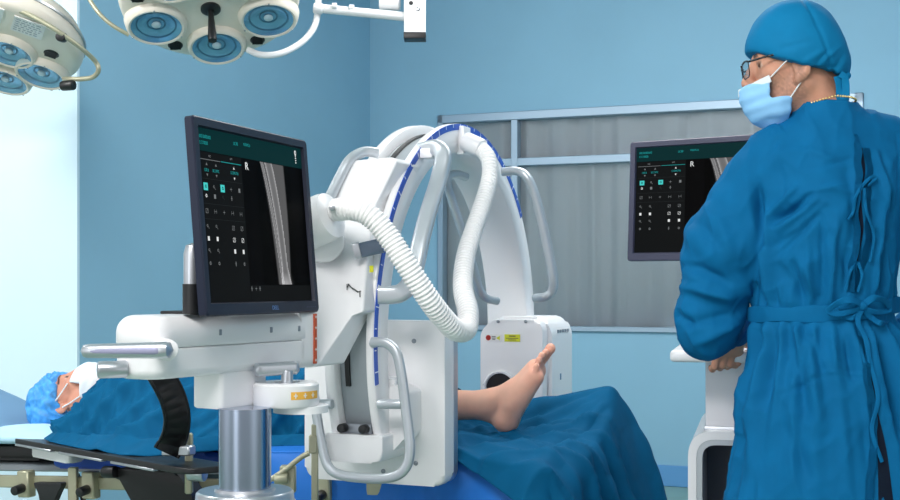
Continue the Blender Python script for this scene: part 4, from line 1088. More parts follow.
# ================================================================== PEOPLE
def n3(x, y, z): return noise.noise(V((x, y, z)))
class Local:
    """head-type frame: right x, forward y, up z, scale s"""
    def __init__(s, o, f, up, sc_=1.0):
        f = V(f).normalized(); up = V(up); r = f.cross(up).normalized(); up = r.cross(f)
        s.o = np.array(o, float); s.A = np.array([list(r), list(f), list(up)]).T; s.s = sc_
    def p(s, q): return s.o + s.s * (s.A @ np.array(q, float))
    def v(s, q): return V(s.p(q))
    def inv(s, P): return ((P - s.o) @ s.A) / s.s
    def M(s): return frame(V(s.o), V(s.A[:, 0]) * s.s, V(s.A[:, 1]) * s.s, V(s.A[:, 2]) * s.s)
    def pitched(s, deg):
        a = RD(deg); f = V(s.A[:, 1]) * math.cos(a) + V(s.A[:, 2]) * math.sin(a); u = V(s.A[:, 2]) * math.cos(a) - V(s.A[:, 1]) * math.sin(a)
        return Local(s.o, f, u, s.s)

def head(fl, H, ey=0.0, ez=0.0):
    E = lambda c, r, k=.015, op='u', R_=None: fl.ell(H.p(c), np.array(r) * H.s, H.A if R_ is None else H.A @ R_, k * H.s, op)
    K = lambda a, b, ra, rb=None, k=.015, op='u': fl.cap(H.p(a), H.p(b), ra * H.s, (ra if rb is None else rb) * H.s, k * H.s, op)
    E((0, -.010, .032), (.074, .087, .078))
    E((0, .025, -.02), (.064, .068, .088), .02)
    for s_ in (-1, 1):
        K((s_ * .054, .002, -.055), (s_ * .018, .072, -.1), .021, .019, .025)
        E((s_ * .044, .062, -.022), (.022, .022, .02), .02)
    E((0, .078, -.098), (.022, .018, .018), .02)
    K((-.036, .078, .024), (.036, .078, .024), .0135, None, .015)
    for s_ in (-1, 1):
        E((s_ * .031, .097, .002), (.017, .014, .0115), .008, 's')
        E((s_ * .031, .0775, .002), (.0125, .0125, .0125), .002)
        K((s_ * .020, .0855, .0075), (s_ * .043, .0815, .0065), .004, .0035, .004)
        K((s_ * .020, .0855, -.0045), (s_ * .043, .081, -.0045), .0032, .0028, .004)
    K((0, .089, .018), (0, .114, -.028), .0085, .0125, .01)
    for s_ in (-1, 1): E((s_ * .011, .104, -.033), (.009, .012, .008), .006)
    K((-.02, .088, -.061), (.02, .088, -.061), .0062, None, .006); K((-.017, .087, -.071), (.017, .087, -.071), .0072, None, .006)
    K((-.022, .0965, -.0655), (.022, .0965, -.0655), .0025, None, .003, 's')
    for s_ in (-1, 1):
        a = RD(18) * s_; Rz = np.array([[math.cos(a), -math.sin(a), 0], [math.sin(a), math.cos(a), 0], [0, 0, 1]])
        E((s_ * .079, -.012 + ey, -.006 + ez), (.009, .020, .031), .006, 'u', Rz)
        E((s_ * .088, -.006 + ey, -.002 + ez), (.009, .012, .019), .004, 's', Rz)
        E((s_ * .076, .0 + ey, -.034 + ez), (.008, .008, .010), .008)

def hand_chain(fl, pts, r, k=.006):
    for i in range(len(pts) - 1): fl.cap(pts[i], pts[i + 1], r[i], r[i + 1], k)

# ------------------------------------------------------------------ the doctor
H0 = Local((.787, 2.80, 1.634), (-1, .13, 0), (0, 0, 1), 1.03); H = H0.pitched(-8)
fl = Field((.42, 2.40, -.02), (1.27, 3.34, 1.86), .0048)
head(fl, H, .017, -.014)
A_ = lambda *p: np.array(p, float)
neck0, neck1 = H.p((0, -.03, -.06)), A_(.848, 2.785, 1.47)
fl.cap(neck0, neck1, .056, .062, .03)
S1, E1, W1 = A_(.697, 2.80, 1.377), A_(.588, 2.85, 1.045), A_(.715, 3.075, 1.026)
S2, E2, W2 = A_(1.0, 2.80, 1.42), A_(1.19, 2.76, 1.15), A_(1.08, 2.985, 1.0)
fl.cap(neck1, A_(.735, 2.80, 1.40), .05, .05, .04); fl.cap(neck1, A_(.965, 2.80, 1.43), .05, .05, .04)
for (c, r) in (((.85, 2.80, 1.30), (.135, .09, .2)), ((.85, 2.80, 1.10), (.13, .10, .16)), ((.855, 2.80, .96), (.14, .10, .12))):
    fl.ell(c, r, None, .05)
for (S_, E_, W_) in ((S1, E1, W1), (S2, E2, W2)):
    fl.cap(S_, E_, .044, .038, .03); fl.cap(E_, W_, .038, .027, .02)
for s_ in (-1, 1):
    hx = .858 + s_ * .09
    fl.cap((hx, 2.80, .90), (hx + s_ * .01, 2.82, .50), .07, .055, .04); fl.cap((hx + s_ * .01, 2.82, .50), (hx + s_ * .015, 2.79, .1), .055, .038, .02)
    fl.cap((hx + s_ * .015, 2.78, .05), (hx + s_ * .03, 2.95, .035), .045, .035, .02)
# left hand gripping the worktop edge, right hand resting on it
kn = [A_(.738 - .0205 * i, 3.152 - .004 * i, .957 - .003 * i) for i in range(4)]
fl.cap(W1, A_(.718, 3.115, .990), .026, .022, .012)
for i in range(4): fl.cap(A_(.722 - .012 * i, 3.105, .985), kn[i], .017, .0105, .010)
for i, (L1, L2) in enumerate(((.03, .028), (.034, .03), (.032, .028), (.026, .022))):
    q1 = kn[i] + A_(-.003, .006, -.026); q2 = q1 + A_(-.001, L1 * .8, -.008); q3 = q2 + A_(0, L2, .004)
    hand_chain(fl, [kn[i], q1, q2, q3], [.0105, .0095, .0088, .0075], .004)
hand_chain(fl, [A_(.730, 3.10, .992), A_(.756, 3.135, .985), A_(.764, 3.170, .978), A_(.765, 3.197, .9735)], [.015, .0118, .0105, .0085], .006)
kn2 = [A_(1.035 + .021 * i, 3.085 - .003 * abs(i - 1), .982) for i in range(4)]
for i in range(4):
    fl.cap(A_(1.048 + .012 * i, 3.01, .985), kn2[i], .017, .0105, .01)
    hand_chain(fl, [kn2[i], kn2[i] + A_(0, .038, .002), kn2[i] + A_(0, .062, -.007), kn2[i] + A_(0, .08 - .004 * i, -.012)], [.0105, .0095, .0085, .0075], .004)
hand_chain(fl, [A_(1.04, 3.02, .985), A_(1.015, 3.05, .98), A_(1.0, 3.08, .976)], [.014, .0115, .009], .006)
v, f = fl.mesh(); v = vsmooth(v, f, 1, .4)
def face_tones(v, H, stub, hairback):
    q = H.inv(v); x, y, z = q[:, 0], q[:, 1], q[:, 2]; ax = np.abs(x)
    t = np.ones((len(v), 3))
    rs = np.random.default_rng(5).normal(size=len(v)) * .06
    sm = lambda a, b, u: np.clip((u - a) / (b - a), 0, 1) ** 2 * (3 - 2 * np.clip((u - a) / (b - a), 0, 1))
    inhead = sm(-.19, -.13, z) * (np.linalg.norm(q, axis=1) < .25)
    if stub:
        b_ = sm(-.012, -.04, z) * sm(.105, .085, y) * sm(-.012, .012, y) * sm(-.15, -.1, z) + sm(.0, .012, y) * sm(.032, .02, y) * sm(.03, .0, z) * sm(.05, .06, ax)
        b_ = np.clip(b_, 0, 1) * inhead * .85
        t *= (1 - b_ * np.clip(.30 + rs * 1.6, 0, .6))[:, None] * np.stack([np.ones_like(x), 1 + .03 * b_, 1 + .07 * b_], 1)
    hb = sm(-.028, -.055, y) * sm(-.115, -.06, z) * inhead * hairback
    hb = np.maximum(hb, sm(.045, .062, z) * inhead * sm(.09, .06, y))
    hb = np.maximum(hb, sm(.012, .04, z) * sm(.065, .035, y) * inhead)
    t *= 1 - .62 * (hb * np.clip(.85 + 1.2 * rs, 0, 1))[:, None]
    for s_ in (-1, 1):
        d2 = np.sqrt((x - s_ * .031) ** 2 + (z - .0015) ** 2); fr_ = y > .080
        w_ = (y > .074) & (np.sqrt((x - s_ * .033) ** 2 + (z - .0015) ** 2) < .0125) & (np.abs(z - .0015) < .0056)
        t[w_] = (1.05, 1.35, 1.55)
        t[w_ & (np.sqrt((x - s_ * .037) ** 2 + (z - .0015) ** 2) < .0055)] = (.16, .14, .13)
        lash = fr_ & (np.abs(z - .0075) < .0022) & (np.abs(x - s_ * .031) < .014); t[lash] *= .45
        br = (y > .06) & (np.abs(z - .0265 - .06 * (np.abs(x) - .03) * 0) < .0048) & (ax > .014) & (ax < .052); t[br] *= .4
    lip = (y > .085) & (np.abs(z + .066) < .011) & (ax < .024); t[lip] *= (.95, .75, .75)
    return t
doc = thing('person', 'doctor standing with back turned in a blue gown, cap, mask and glasses, head turned left', 'person', (.855, 2.80, 0))
tn = face_tones(v, H, True, 1.0)
obj('body', (v, f), M['skin2'], doc, ang=180, tones=tn)

# gown
def stack(st):
    z = np.array([s[0] for s in st]); A = np.array([s[1:] for s in st])
    def at_z(zz): return [np.interp(zz, z, A[:, i]) for i in range(A.shape[1])]
    return z, at_z
GS = [(.28, .305, .26, .885, 2.80), (.50, .268, .225, .880, 2.80), (.64, .248, .21, .875, 2.80), (.80, .217, .185, .868, 2.80), (.90, .196, .172, .860, 2.80), (1.0, .170, .150, .852, 2.80),
      (1.045, .155, .136, .848, 2.80), (1.09, .152, .134, .847, 2.80), (1.16, .157, .142, .845, 2.795), (1.25, .168, .148, .846, 2.79), (1.34, .176, .142, .85, 2.79), (1.42, .160, .118, .85, 2.79), (1.47, .11, .095, .85, 2.788), (1.51, .07, .078, .848, 2.785), (1.535, .062, .072, .846, 2.782)]
gz, gat = stack(GS)
gf = Field((.40, 2.42, .26), (1.30, 3.16, 1.58), .0047)
def torso(x, y, z):
    a, b, cx, cy = [q.astype(np.float32) for q in gat(z)]
    k = np.sqrt(((x - cx) / a) ** 2 + ((y - cy) / b) ** 2)
    d = (k - 1) * np.minimum(a, b) * .92
    return np.maximum(np.maximum(d, z - 1.537), .29 - z).astype(np.float32)
gf.put((.42, 2.44, .28), (1.25, 3.14, 1.56), torso, .02, pad=.0)
nb = A_(.85, 2.788, 1.478)
gf.cap(nb, A_(.735, 2.795, 1.418), .058, .062, .04); gf.cap(nb, A_(.965, 2.795, 1.45), .058, .062, .04)
for (S_, E_, W_) in ((S1, E1, W1), (S2, E2, W2)):
    m_ = (S_ + E_) / 2 + (A_(-.012, 0, .01) if S_ is S1 else 0)
    q_ = 1 if S_ is S1 else .86
    gf.cap(S_, m_, .072 * q_, .086 * q_, .035); gf.cap(m_, E_, .084 * q_, .067, .03)
    ce = E_ + (W_ - E_) * .86
    gf.cap(E_, ce, .066, .043, .025)
    gf.cap(E_ + A_(.008, .01, -.014), E_ + (W_ - E_) * .35 + A_(0, 0, -.03), .055, .022, .025)
# collar hollow and the sleeve ends
gf.cap(neck0, A_(.846, 2.782, 1.535), .060, .061, .004, 's')
v, f = gf.mesh(); v = vsmooth(v, f, 3, .5)
nn_ = vnormals(v, f)
arm = [(S1, E1, W1), (S2, E2, W2)]
def seg_t(p, a, b):
    ab = b - a; t = np.clip(((p - a) @ ab) / (ab @ ab), 0, 1); dd = p - (a + t[:, None] * ab); return t, np.linalg.norm(dd, axis=1)
disp = np.zeros(len(v))
a_, b_, cx_, cy_ = gat(v[:, 2]); phi = np.arctan2((v[:, 0] - cx_) / a_, -(v[:, 1] - cy_) / b_)   # 0 at the back, + to the right
kk = np.sqrt(((v[:, 0] - cx_) / a_) ** 2 + ((v[:, 1] - cy_) / b_) ** 2)
t1, d1 = seg_t(v, S1, E1); t2, d2 = seg_t(v, E1, W1); t3, d3 = seg_t(v, S2, E2); t4, d4 = seg_t(v, E2, W2)
onarm = np.clip((kk - 1.06) / .1, 0, 1)
z = v[:, 2]
rng = random.Random(11)
tor = 1 - onarm
# pleats fanning out below the belt
below = np.clip((1.055 - z) / .03, 0, 1)
for (ph, wd, am, ln_) in ((-1.15, .10, .012, .32), (-.86, .06, .009, .22), (-.62, .05, .010, .30), (-.40, .045, .007, .2), (-.16, .05, .006, .16), (.1, .045, .007, .25), (.34, .05, .012, .5), (.62, .06, .010, .3), (.9, .07, .010, .35), (-1.5, .12, .012, .4), (1.3, .1, .012, .4)):
    c = ph * (1 + .12 * (1.05 - z)); g = np.exp(-((phi - c) / (wd * (1 + 1.4 * np.clip(1.05 - z, 0, 1)))) ** 2)
    disp += 1.5 * am * g * below * np.exp(-np.clip(1.05 - z, 0, 2) / ln_) * tor
    g2 = np.exp(-((phi - c - wd * 1.7) / (wd * 1.2)) ** 2); disp -= 1.1 * am * g2 * below * np.exp(-np.clip(1.05 - z, 0, 2) / ln_) * tor
# gathers above the belt
above = np.clip((z - 1.075) / .02, 0, 1) * np.exp(-np.clip(z - 1.09, 0, 1) / .07)
disp += .006 * np.sin(phi * 17 + 2 * np.sin(phi * 5)) * above * tor
disp -= .004 * np.exp(-((z - 1.066) / .02) ** 2) * tor
def crease(a, b, wd, am, mask):
    """soft ridge (am>0) or valley along a line in the picture-facing (x,z) plane"""
    global disp
    a = np.array(a, float); b = np.array(b, float); q = v[:, [0, 2]]; ab = b - a; L2 = ab @ ab
    t = ((q - a) @ ab) / L2; tc = np.clip(t, 0, 1); dd = np.linalg.norm(q - (a + tc[:, None] * ab), axis=1)
    fade = np.sin(np.clip(t, 0, 1) * PI) ** .6 * ((t > 0) & (t < 1))
    sgn = np.exp(-(dd / wd) ** 2)
    disp += 1.7 * am * sgn * fade * mask * (v[:, 1] < 2.84)
PX = lambda x, y: ((x - 450) / FPX * 2.72, CAMZ + (HY - y) / FPX * 2.72)
one = np.ones(len(v))
for (p, q, wd, am) in (((752, 172), (768, 250), .012, -.013), ((766, 212), (772, 300), .011, .010), ((768, 222), (800, 205), .010, -.009), ((772, 232), (812, 198), .009, .007), ((770, 250), (815, 205), .010, -.007),
        ((776, 262), (800, 300), .012, -.006), ((790, 250), (812, 296), .01, .006), ((820, 230), (850, 292), .012, -.005), ((845, 160), (858, 262), .012, .006), ((838, 165), (846, 250), .014, -.005),
        ((757, 176), (764, 232), .006, -.006), ((763, 200), (771, 250), .005, .009), ((766, 218), (792, 186), .006, .007), ((768, 226), (806, 194), .005, -.008), ((778, 240), (818, 202), .006, .006), ((774, 258), (812, 214), .005, -.006),
        ((788, 260), (800, 306), .006, -.007), ((800, 240), (806, 306), .006, .006), ((812, 215), (816, 300), .007, -.006), ((826, 212), (822, 306), .006, .005), ((838, 240), (836, 306), .006, -.006), ((846, 236), (846, 304), .005, .005),
        ((764, 280), (770, 306), .005, -.006), ((780, 282), (782, 306), .004, .005), ((872, 150), (884, 230), .008, .006), ((878, 150), (892, 220), .006, -.006), ((870, 240), (866, 300), .005, .007), ((876, 250), (878, 300), .005, -.007), ((884, 240), (884, 300), .005, .006),
        ((770, 130), (748, 160), .008, .004), ((790, 125), (760, 168), .008, -.003), ((800, 150), (840, 170), .008, .003), ((812, 170), (848, 160), .006, -.003), ((790, 196), (840, 186), .005, .003),
        ((768, 330), (752, 380), .007, -.010), ((790, 332), (790, 372), .006, -.008), ((804, 332), (812, 372), .006, -.007), ((822, 334), (824, 368), .006, .006), ((836, 334), (840, 380), .006, -.008), ((848, 334), (854, 400), .007, .008), ((765, 350), (748, 440), .008, .008),
        ((775, 395), (815, 372), .006, -.004), ((812, 370), (856, 372), .004, .004), ((780, 420), (800, 480), .012, -.005), ((826, 390), (832, 490), .012, .005), ((845, 400), (856, 490), .012, -.005),
        ((875, 200), (868, 292), .010, .008), ((885, 195), (880, 290), .010, -.007), ((868, 230), (872, 290), .008, -.006), ((812, 190), (850, 195), .008, .003), ((760, 165), (800, 150), .02, .005),
        ((795, 330), (812, 430), .012, .007), ((775, 335), (760, 410), .014, -.010), ((782, 330), (800, 420), .012, -.006), ((815, 372), (850, 370), .006, -.003), ((800, 330), (806, 500), .03, .004),
        ((868, 335), (884, 440), .010, -.012), ((880, 335), (895, 470), .012, .010), ((855, 332), (866, 420), .010, .006), ((745, 420), (738, 500), .02, -.006)):
    crease(PX(*p), PX(*q), wd, am, tor)
# sleeves: wrinkles across the arm, strongest at the elbow
for (t, d_, S_, E_, am) in ((t1, d1, S1, E1, 1), (t3, d3, S2, E2, 1)):
    w_ = onarm * (d_ < .12)
    ax = (E_ - S_) / np.linalg.norm(E_ - S_); rel = v - S_
    an = np.arctan2(rel[:, 1], rel[:, 0])
    nz = np.array([n3(p[0] * 9, p[1] * 9, p[2] * 7) for p in v])
    disp += w_ * (.0055 * np.sin(t * 21 + 1.6 * np.sin(an + 1) + 3 * nz) * (.35 + .9 * t ** 2) + .006 * nz)
w_ = (d2 < .11) * np.clip((v[:, 1] - 2.84) / .05, 0, 1) * onarm
disp += w_ * .005 * np.sin(t2 * 16 + 4 * nz)
for (p, q, wd, am) in (((700, 215), (722, 250), .012, -.005), ((688, 262), (735, 285), .010, -.008), ((684, 285), (740, 300), .011, .008), ((684, 312), (700, 330), .010, -.010), ((690, 325), (745, 315), .012, -.007), ((700, 345), (745, 322), .010, .006), ((715, 200), (735, 262), .014, .005)):
    crease(PX(*p), PX(*q), wd, am, onarm * 1.0)
nz2 = np.array([n3(p[0] * 5 + 3, p[1] * 5, p[2] * 3) for p in v]); nz3 = np.array([n3(p[0] * 14 + 3, p[1] * 14, p[2] * 9) for p in v])
rg1 = np.array([1 - 2 * abs(n3(p[0] * 9 + 7, p[1] * 9, p[2] * 5 + p[0] * 4)) for p in v]); rg2 = np.array([1 - 2 * abs(n3(p[0] * 19 + 1, p[1] * 19, p[2] * 12 - p[0] * 8)) for p in v])
disp += .009 * nz2 + .003 * nz3 + .0055 * rg1 ** 3 + .0028 * rg2 ** 3
# shoulder seams
for (c, sx) in ((.722, -1), (.985, 1)):
    g = np.exp(-((v[:, 0] - c - .06 * (z - 1.40) * sx) / .0045) ** 2) * (z > 1.30) * (z < 1.47); disp -= .0022 * g
v2 = v + nn_ * disp[:, None]
v2 = vsmooth(v2, f, 1, .25)
gown = obj('gown', (v2, f), M['gown'], doc, ang=180, label='blue surgical gown open along the back')
# surface lookup for things lying on the gown back
from mathutils.bvhtree import BVHTree
bvh = BVHTree.FromPolygons([tuple(p) for p in v2], [tuple(q) for q in f])
def onback(x, y, off=.002):
    o = V((0, 0, CAMZ)); dr = (at(x, y, 1) - o).normalized(); h = bvh.ray_cast(o, dr)
    if h[0] is None: return at(x, y, 2.70)
    return h[0] - dr * off
# dark gap of the back opening and the free edge of the overlapping panel
def strip(pts, wds, off, m, name, n=40, thick=.002, wav=0):
    L = spline([V((x, y, 0)) for x, y in pts], n); G = [[], [], []]
    for i, p in enumerate(L):
        t = i / n; w2 = np.interp(t, np.linspace(0, 1, len(wds)), wds)
        x = p.x + wav * math.sin(t * 19) + wav * .7 * math.sin(t * 41 + 1)
        for k, s_ in enumerate((-1, 0, 1)): G[k].append(onback(x + s_ * w2 / 2, p.y, off if not isinstance(off, tuple) else off[k]))
    b = NB(); t = NB(); A = [[t.verts.new(p) for p in r] for r in G]
    for k in range(2):
        for i in range(n): t.faces.new((A[k][i], A[k + 1][i], A[k + 1][i + 1], A[k][i + 1]))
    bmesh.ops.solidify(t, geom=t.faces[:], thickness=thick)
    merge(b, t); return obj(name, b, m, gown)
strip([(862, 148), (863, 170), (860, 200), (861, 230), (857, 262)], [1, 4.5, 3, 5, 1.2], .0015, M['gown_dark'], 'back_gap')
strip([(855, 134), (858, 152), (859, 175), (856, 205), (857, 235), (853, 262), (852, 292)], [3, 8, 7, 7, 7, 7, 6], (.001, .004, .010), M['gown'], 'panel_edge', 60, .002, .8)
strip([(866, 148), (870, 175), (867, 205), (869, 235), (862, 265), (858, 292)], [6, 6, 6, 6, 6, 5], (.008, .004, .001), M['gown'], 'panel_edge', 60, .002, .9)
strip([(868, 338), (872, 370), (876, 410), (882, 450), (886, 502)], [1.5, 3, 3, 9, 15], .0015, M['gown_dark'], 'skirt_gap')
strip([(862, 336), (867, 370), (872, 410), (874, 440), (871, 470), (869, 502)], [9, 8, 8, 8, 8, 8], (.001, .004, .010), M['gown'], 'panel_edge', 60, .002, .6)
# belt and bow
def ring_at(zf, off, n=120):
    out = []
    for i in range(n):
        p = 2 * PI * i / n; zz = zf(p); a, b, cx, cy = gat(np.array([zz]))
        o = V((cx[0], cy[0], zz)); dr = V((math.sin(p) * a[0], -math.cos(p) * b[0], 0)).normalized()
        h = bvh.ray_cast(o + dr * .5, -dr)
        r_ = min((h[0] - o).length if h[0] else a[0], a[0] * .5 * (1 - math.cos(2 * p)) + b[0] * .5 * (1 + math.cos(2 * p)) + .012)
        out.append(o + dr * (r_ + off))
    return out
zb_ = lambda p: 1.071 + .012 * math.sin(p + .3) - .004 * math.cos(2 * p)
b = NB(); rp = ring_at(zb_, .003)
rp = [(rp[i - 2] + rp[i - 1] + rp[i] + rp[(i + 1) % 120] + rp[(i + 2) % 120]) / 5 for i in range(120)]
sweep(b, rp, lambda i, t: rrect(.005, .034 + .008 * math.sin(i * .35) * (0.5), .0022, 3), closed=True, up=ZD)
belt = obj('belt', b, M['gown'], gown)
def ribbon(px, wd, off, name, tw=0, parent=gown, n=30):
    P = [onback(x, y, o_) for (x, y, o_) in px]
    b = NB(); sweep(b, spline(P, n), lambda i, t: rrect(wd * (1 - .25 * t), .0035, .0016, 3), up=lambda i: V((.25 * math.sin(i * .5 + tw), -1, .5 * math.sin(i * .37 + tw))))
    return obj(name, b, M['gown'], parent)
ribbon([(862, 304, .012), (850, 300, .025), (838, 303, .032), (828, 311, .03), (840, 314, .022), (862, 308, .014)], .016, 0, 'bow_loop', 0, belt)
ribbon([(862, 306, .012), (874, 298, .025), (886, 302, .03), (889, 310, .028), (876, 312, .02), (862, 308, .014)], .015, 0, 'bow_loop', 1, belt)
b = NB(); ball(b, onback(862, 306, .012), (.012, .009, .011)); obj('bow_knot', b, M['gown'], belt)
ribbon([(862, 308, .014), (858, 322, .014), (866, 340, .01), (870, 362, .008), (878, 398, .006), (872, 430, .008), (882, 462, .006)], .012, 0, 'bow_tail', 2, belt, 50)
ribbon([(862, 308, .014), (872, 318, .012), (884, 324, .01), (896, 318, .008)], .015, 0, 'bow_tail', 3, belt)
ribbon([(835, 310, .004), (850, 318, .008), (860, 312, .012)], .014, 0, 'bow_tail', 3, belt)
for k, pts in enumerate(([(862, 186, .006), (870, 178, .014), (876, 178, .012), (868, 186, .010)], [(862, 186, .006), (856, 196, .012), (853, 212, .008), (848, 220, .006)], [(864, 188, .006), (866, 210, .01), (874, 236, .012), (870, 262, .008)], [(858, 262, .006), (850, 272, .012), (846, 290, .008)], [(858, 262, .006), (862, 276, .012), (858, 292, .01)])):
    ribbon(pts, .008, 0, 'back_tie', k)

# cap
cf = Field(H0.o - .2, H0.o + .2, .004)
cA = H0.A
cf.ell(H0.p((0, .002, .034)), np.array((.091, .097, .100)) * 1.03, cA, .02)
cf.ell(H0.p((0, -.046, .0)), np.array((.072, .058, .062)) * 1.03, cA, .04)
for s_ in (-1, 1): cf.ell(H0.p((s_ * .070, .0, .005)), np.array((.028, .05, .045)) * 1.03, cA, .03)
cf.ell(H0.p((0, -.068, -.018)), np.array((.05, .030, .03)) * 1.03, cA, .04)
cf.ell(H0.p((0, .022, .066)), np.array((.070, .072, .060)) * 1.03, cA, .03)
cf.ell(H0.p((0, .046, .026)), np.array((.070, .062, .05)) * 1.03, cA, .03)
pa, pb = np.array((.116, .026)), np.array((-.098, -.040))
def cutplane(x, y, z):
    r = [x - H0.o[0], y - H0.o[1], z - H0.o[2]]
    ly = (r[0] * cA[0, 1] + r[1] * cA[1, 1] + r[2] * cA[2, 1]) / H0.s; lz = (r[0] * cA[0, 2] + r[1] * cA[1, 2] + r[2] * cA[2, 2]) / H0.s
    g = pb - pa; L = np.hypot(*g); nrm = np.array((-g[1], g[0])) / L    # pointing up/down
    if nrm[1] > 0: nrm = -nrm
    sag = .010 * np.sin(np.clip((pa[0] - ly) / .21, 0, 1) * PI)
    return (((ly - pa[0]) * nrm[0] + (lz - pa[1] + sag) * nrm[1]) * H0.s).astype(np.float32)
cf.put(H0.o - .19, H0.o + .19, cutplane, .004, 'i', 0)
v, f = cf.mesh(); v = vsmooth(v, f, 2, .5); nn_ = vnormals(v, f); q = H0.inv(v)
dd = np.zeros(len(v))
for i, p in enumerate(q):
    x, y, zz = p
    dd[i] = .003 * n3(x * 12, y * 12, zz * 12) + .0015 * n3(x * 30, y * 30, zz * 30 + 5)
    dd[i] += -.0035 * gauss(y + .045 - (zz - .02) * .35, 0, .005)          # rear seam
    for (y0, z0, an, L, am) in ((-.02, -.005, .5, .05, .004), (-.035, -.012, .9, .05, -.004), (-.055, .0, .7, .06, .004), (-.075, -.02, 1.1, .05, -.004), (.02, .02, .2, .06, -.0025), (-.05, -.028, .15, .05, -.004)):
        a = (y - y0) * -math.cos(an) + (zz - z0) * math.sin(an); c = (y - y0) * math.sin(an) + (zz - z0) * math.cos(an)
        dd[i] += am * gauss(c, 0, .006) * gauss(a, 0, L * .5)
v = v + nn_ * dd[:, None]
cap_ = obj('surgical_cap', (v, f), M['capblue'], doc, ang=60, label='blue tied surgical cap')
knot = H0.v((-.03, -.100, -.036))
b = NB(); ball(b, knot, (.009, .008, .009)); obj('cap_knot', b, M['capblue'], cap_)
for (dx, pts) in ((0, [(838, 76), (840, 88), (841, 100), (842, 112)]), (1, [(840, 74), (845, 78), (846, 92), (845, 104)])):
    b = NB(); sweep(b, spline([at(x, y, 2.735 - .004 * dx) for x, y in pts], 24), lambda i, t: rrect(.020 - .004 * dx, .003, .0014, 3), up=lambda i: V((.3 * math.sin(i * .3), -1, 0)))
    obj('cap_tie', b, M['capblue'], cap_)

# mask
def face_mask(H0, parent, zoff=0.0):
    mf = Field(H0.o - .22, H0.o + .22, .0036); A = H0.A; s = H0.s
    mf.ell(H0.p((0, .050, -.086)), np.array((.066, .069, .060)) * s, A, .02)
    mf.ell(H0.p((0, .088, -.068)), np.array((.040, .035, .032)) * s, A, .03)
    mf.ell(H0.p((0, .05, -.058)), np.array((.067, .056, .036)) * s, A, .02)
    def cut(x, y, z):
        r = [x - H0.o[0], y - H0.o[1], z - H0.o[2]]
        ly = (r[0] * A[0, 1] + r[1] * A[1, 1] + r[2] * A[2, 1]) / s; lz = (r[0] * A[0, 2] + r[1] * A[1, 2] + r[2] * A[2, 2]) / s
        top = lz - (-.036 - (ly - .068) * .42)          # above this line: off
        bk = np.where(lz > -.085, (.064 - ly) - .0 + (-.085 - lz) * .15, .022 - ly)
        low = .020 - ly
        notch = np.maximum((.066 - ly), -(np.float32(0) + (-.083 + (.066 - ly) * .1 - lz)))   # region behind the cheek edge above the ear-loop corner
        return np.maximum(np.maximum(top, low), np.minimum(.066 - ly, lz + .083)).astype(np.float32) * s
    mf.put(H0.o - .2, H0.o + .2, cut, .004, 'i', 0)
    v, f = mf.mesh(); v = vsmooth(v, f, 1, .5); nn = vnormals(v, f); q = H0.inv(v)
    dd = []
    for x, y, z in q:
        w_ = max(0, min(1, (-.05 - z) / .01)) if y < 1 else 0
        tz = z + .25 * (y - .07)
        dd.append(.0010 * w_ * math.sin(tz * 2 * PI / .026) + .005 * n3(x * 16, y * 16, z * 16) + .002 * n3(x * 40, y * 40, z * 40))
    v = v + nn * np.array(dd)[:, None]
    mk = obj('face_mask', (v, f), M['mask'], parent, ang=70, label='pale blue pleated face mask')
    return mk
mk = face_mask(H0, doc)
b = NB(); bandp = [H0.v((-.064, .066, -.044)), H0.v((-.052, .088, -.053)), H0.v((-.032, .109, -.062)), H0.v((0, .126, -.066)), H0.v((.032, .109, -.062)), H0.v((.052, .088, -.053)), H0.v((.064, .066, -.044))]
sweep(b, spline(bandp, 40), rrect(.003, .017, .0013, 3), up=V(H0.A[:, 2])); obj('mask_band', b, M['maskw'], mk)
for s_ in (-1, 1):
    for (p0, p1, p2) in (((s_ * .068, .066, -.042), (s_ * .080, .03, -.006), (s_ * .088, -.008, .022)), ((s_ * .068, .024, -.086), (s_ * .078, .004, -.055), (s_ * .086, -.010, -.030))):
        b = NB(); tube(b, [H0.v(p0), H0.v(p1), H0.v(p2)], .0016, 8, 14); obj('ear_loop', b, M['string'], mk)
# spectacles
gl = None
b = NB()
for s_ in (-1, 1):
    Gf = H.M() @ Matrix.Translation((s_ * .034, .116, -.004)) @ Matrix.Rotation(RD(-8 * s_), 4, 'Z') @ Matrix.Rotation(PI / 2, 4, 'X')
    P = [Gf @ V((p[0], p[1], 0)) for p in rrect(.052, .036, .012, 5)]
    sweep(b, P, circ(.0011, 8), closed=True); tube(b, [Gf @ V((-s_ * .022, .0165, 0)), Gf @ V((0, .0185, 0)), Gf @ V((s_ * .026, .014, 0))], .0022, 8, 10)
    tube(b, [Gf @ V((s_ * .026, .013, 0)), H.v((s_ * .068, .105, .009)), H.v((s_ * .076, .06, .013)), H.v((s_ * .083, .0, .016)), H.v((s_ * .084, -.02, .006))], .0024, 8, 30)
tube(b, [H.v((-.010, .1185, .001)), H.v((0, .121, .004)), H.v((.010, .1185, .001))], .0018, 8, 10)
gl = obj('spectacles', b, M['glassframe'], doc, ang=180)
for s_ in (-1, 1):
    Gf = H.M() @ Matrix.Translation((s_ * .034, .116, -.004)) @ Matrix.Rotation(RD(-8 * s_), 4, 'Z') @ Matrix.Rotation(PI / 2, 4, 'X')
    b = NB(); prism(b, rrect(.050, .034, .011, 5), -.0008, .0008, Gf); obj('lens', b, M['specglass'], gl)
    b = NB(); tube(b, [Gf @ V((-s_ * .022, -.004, .002)), H.v((s_ * .010, .108, -.014))], .001, 6, 6); obj('nose_pad', b, M['chrome'], gl)
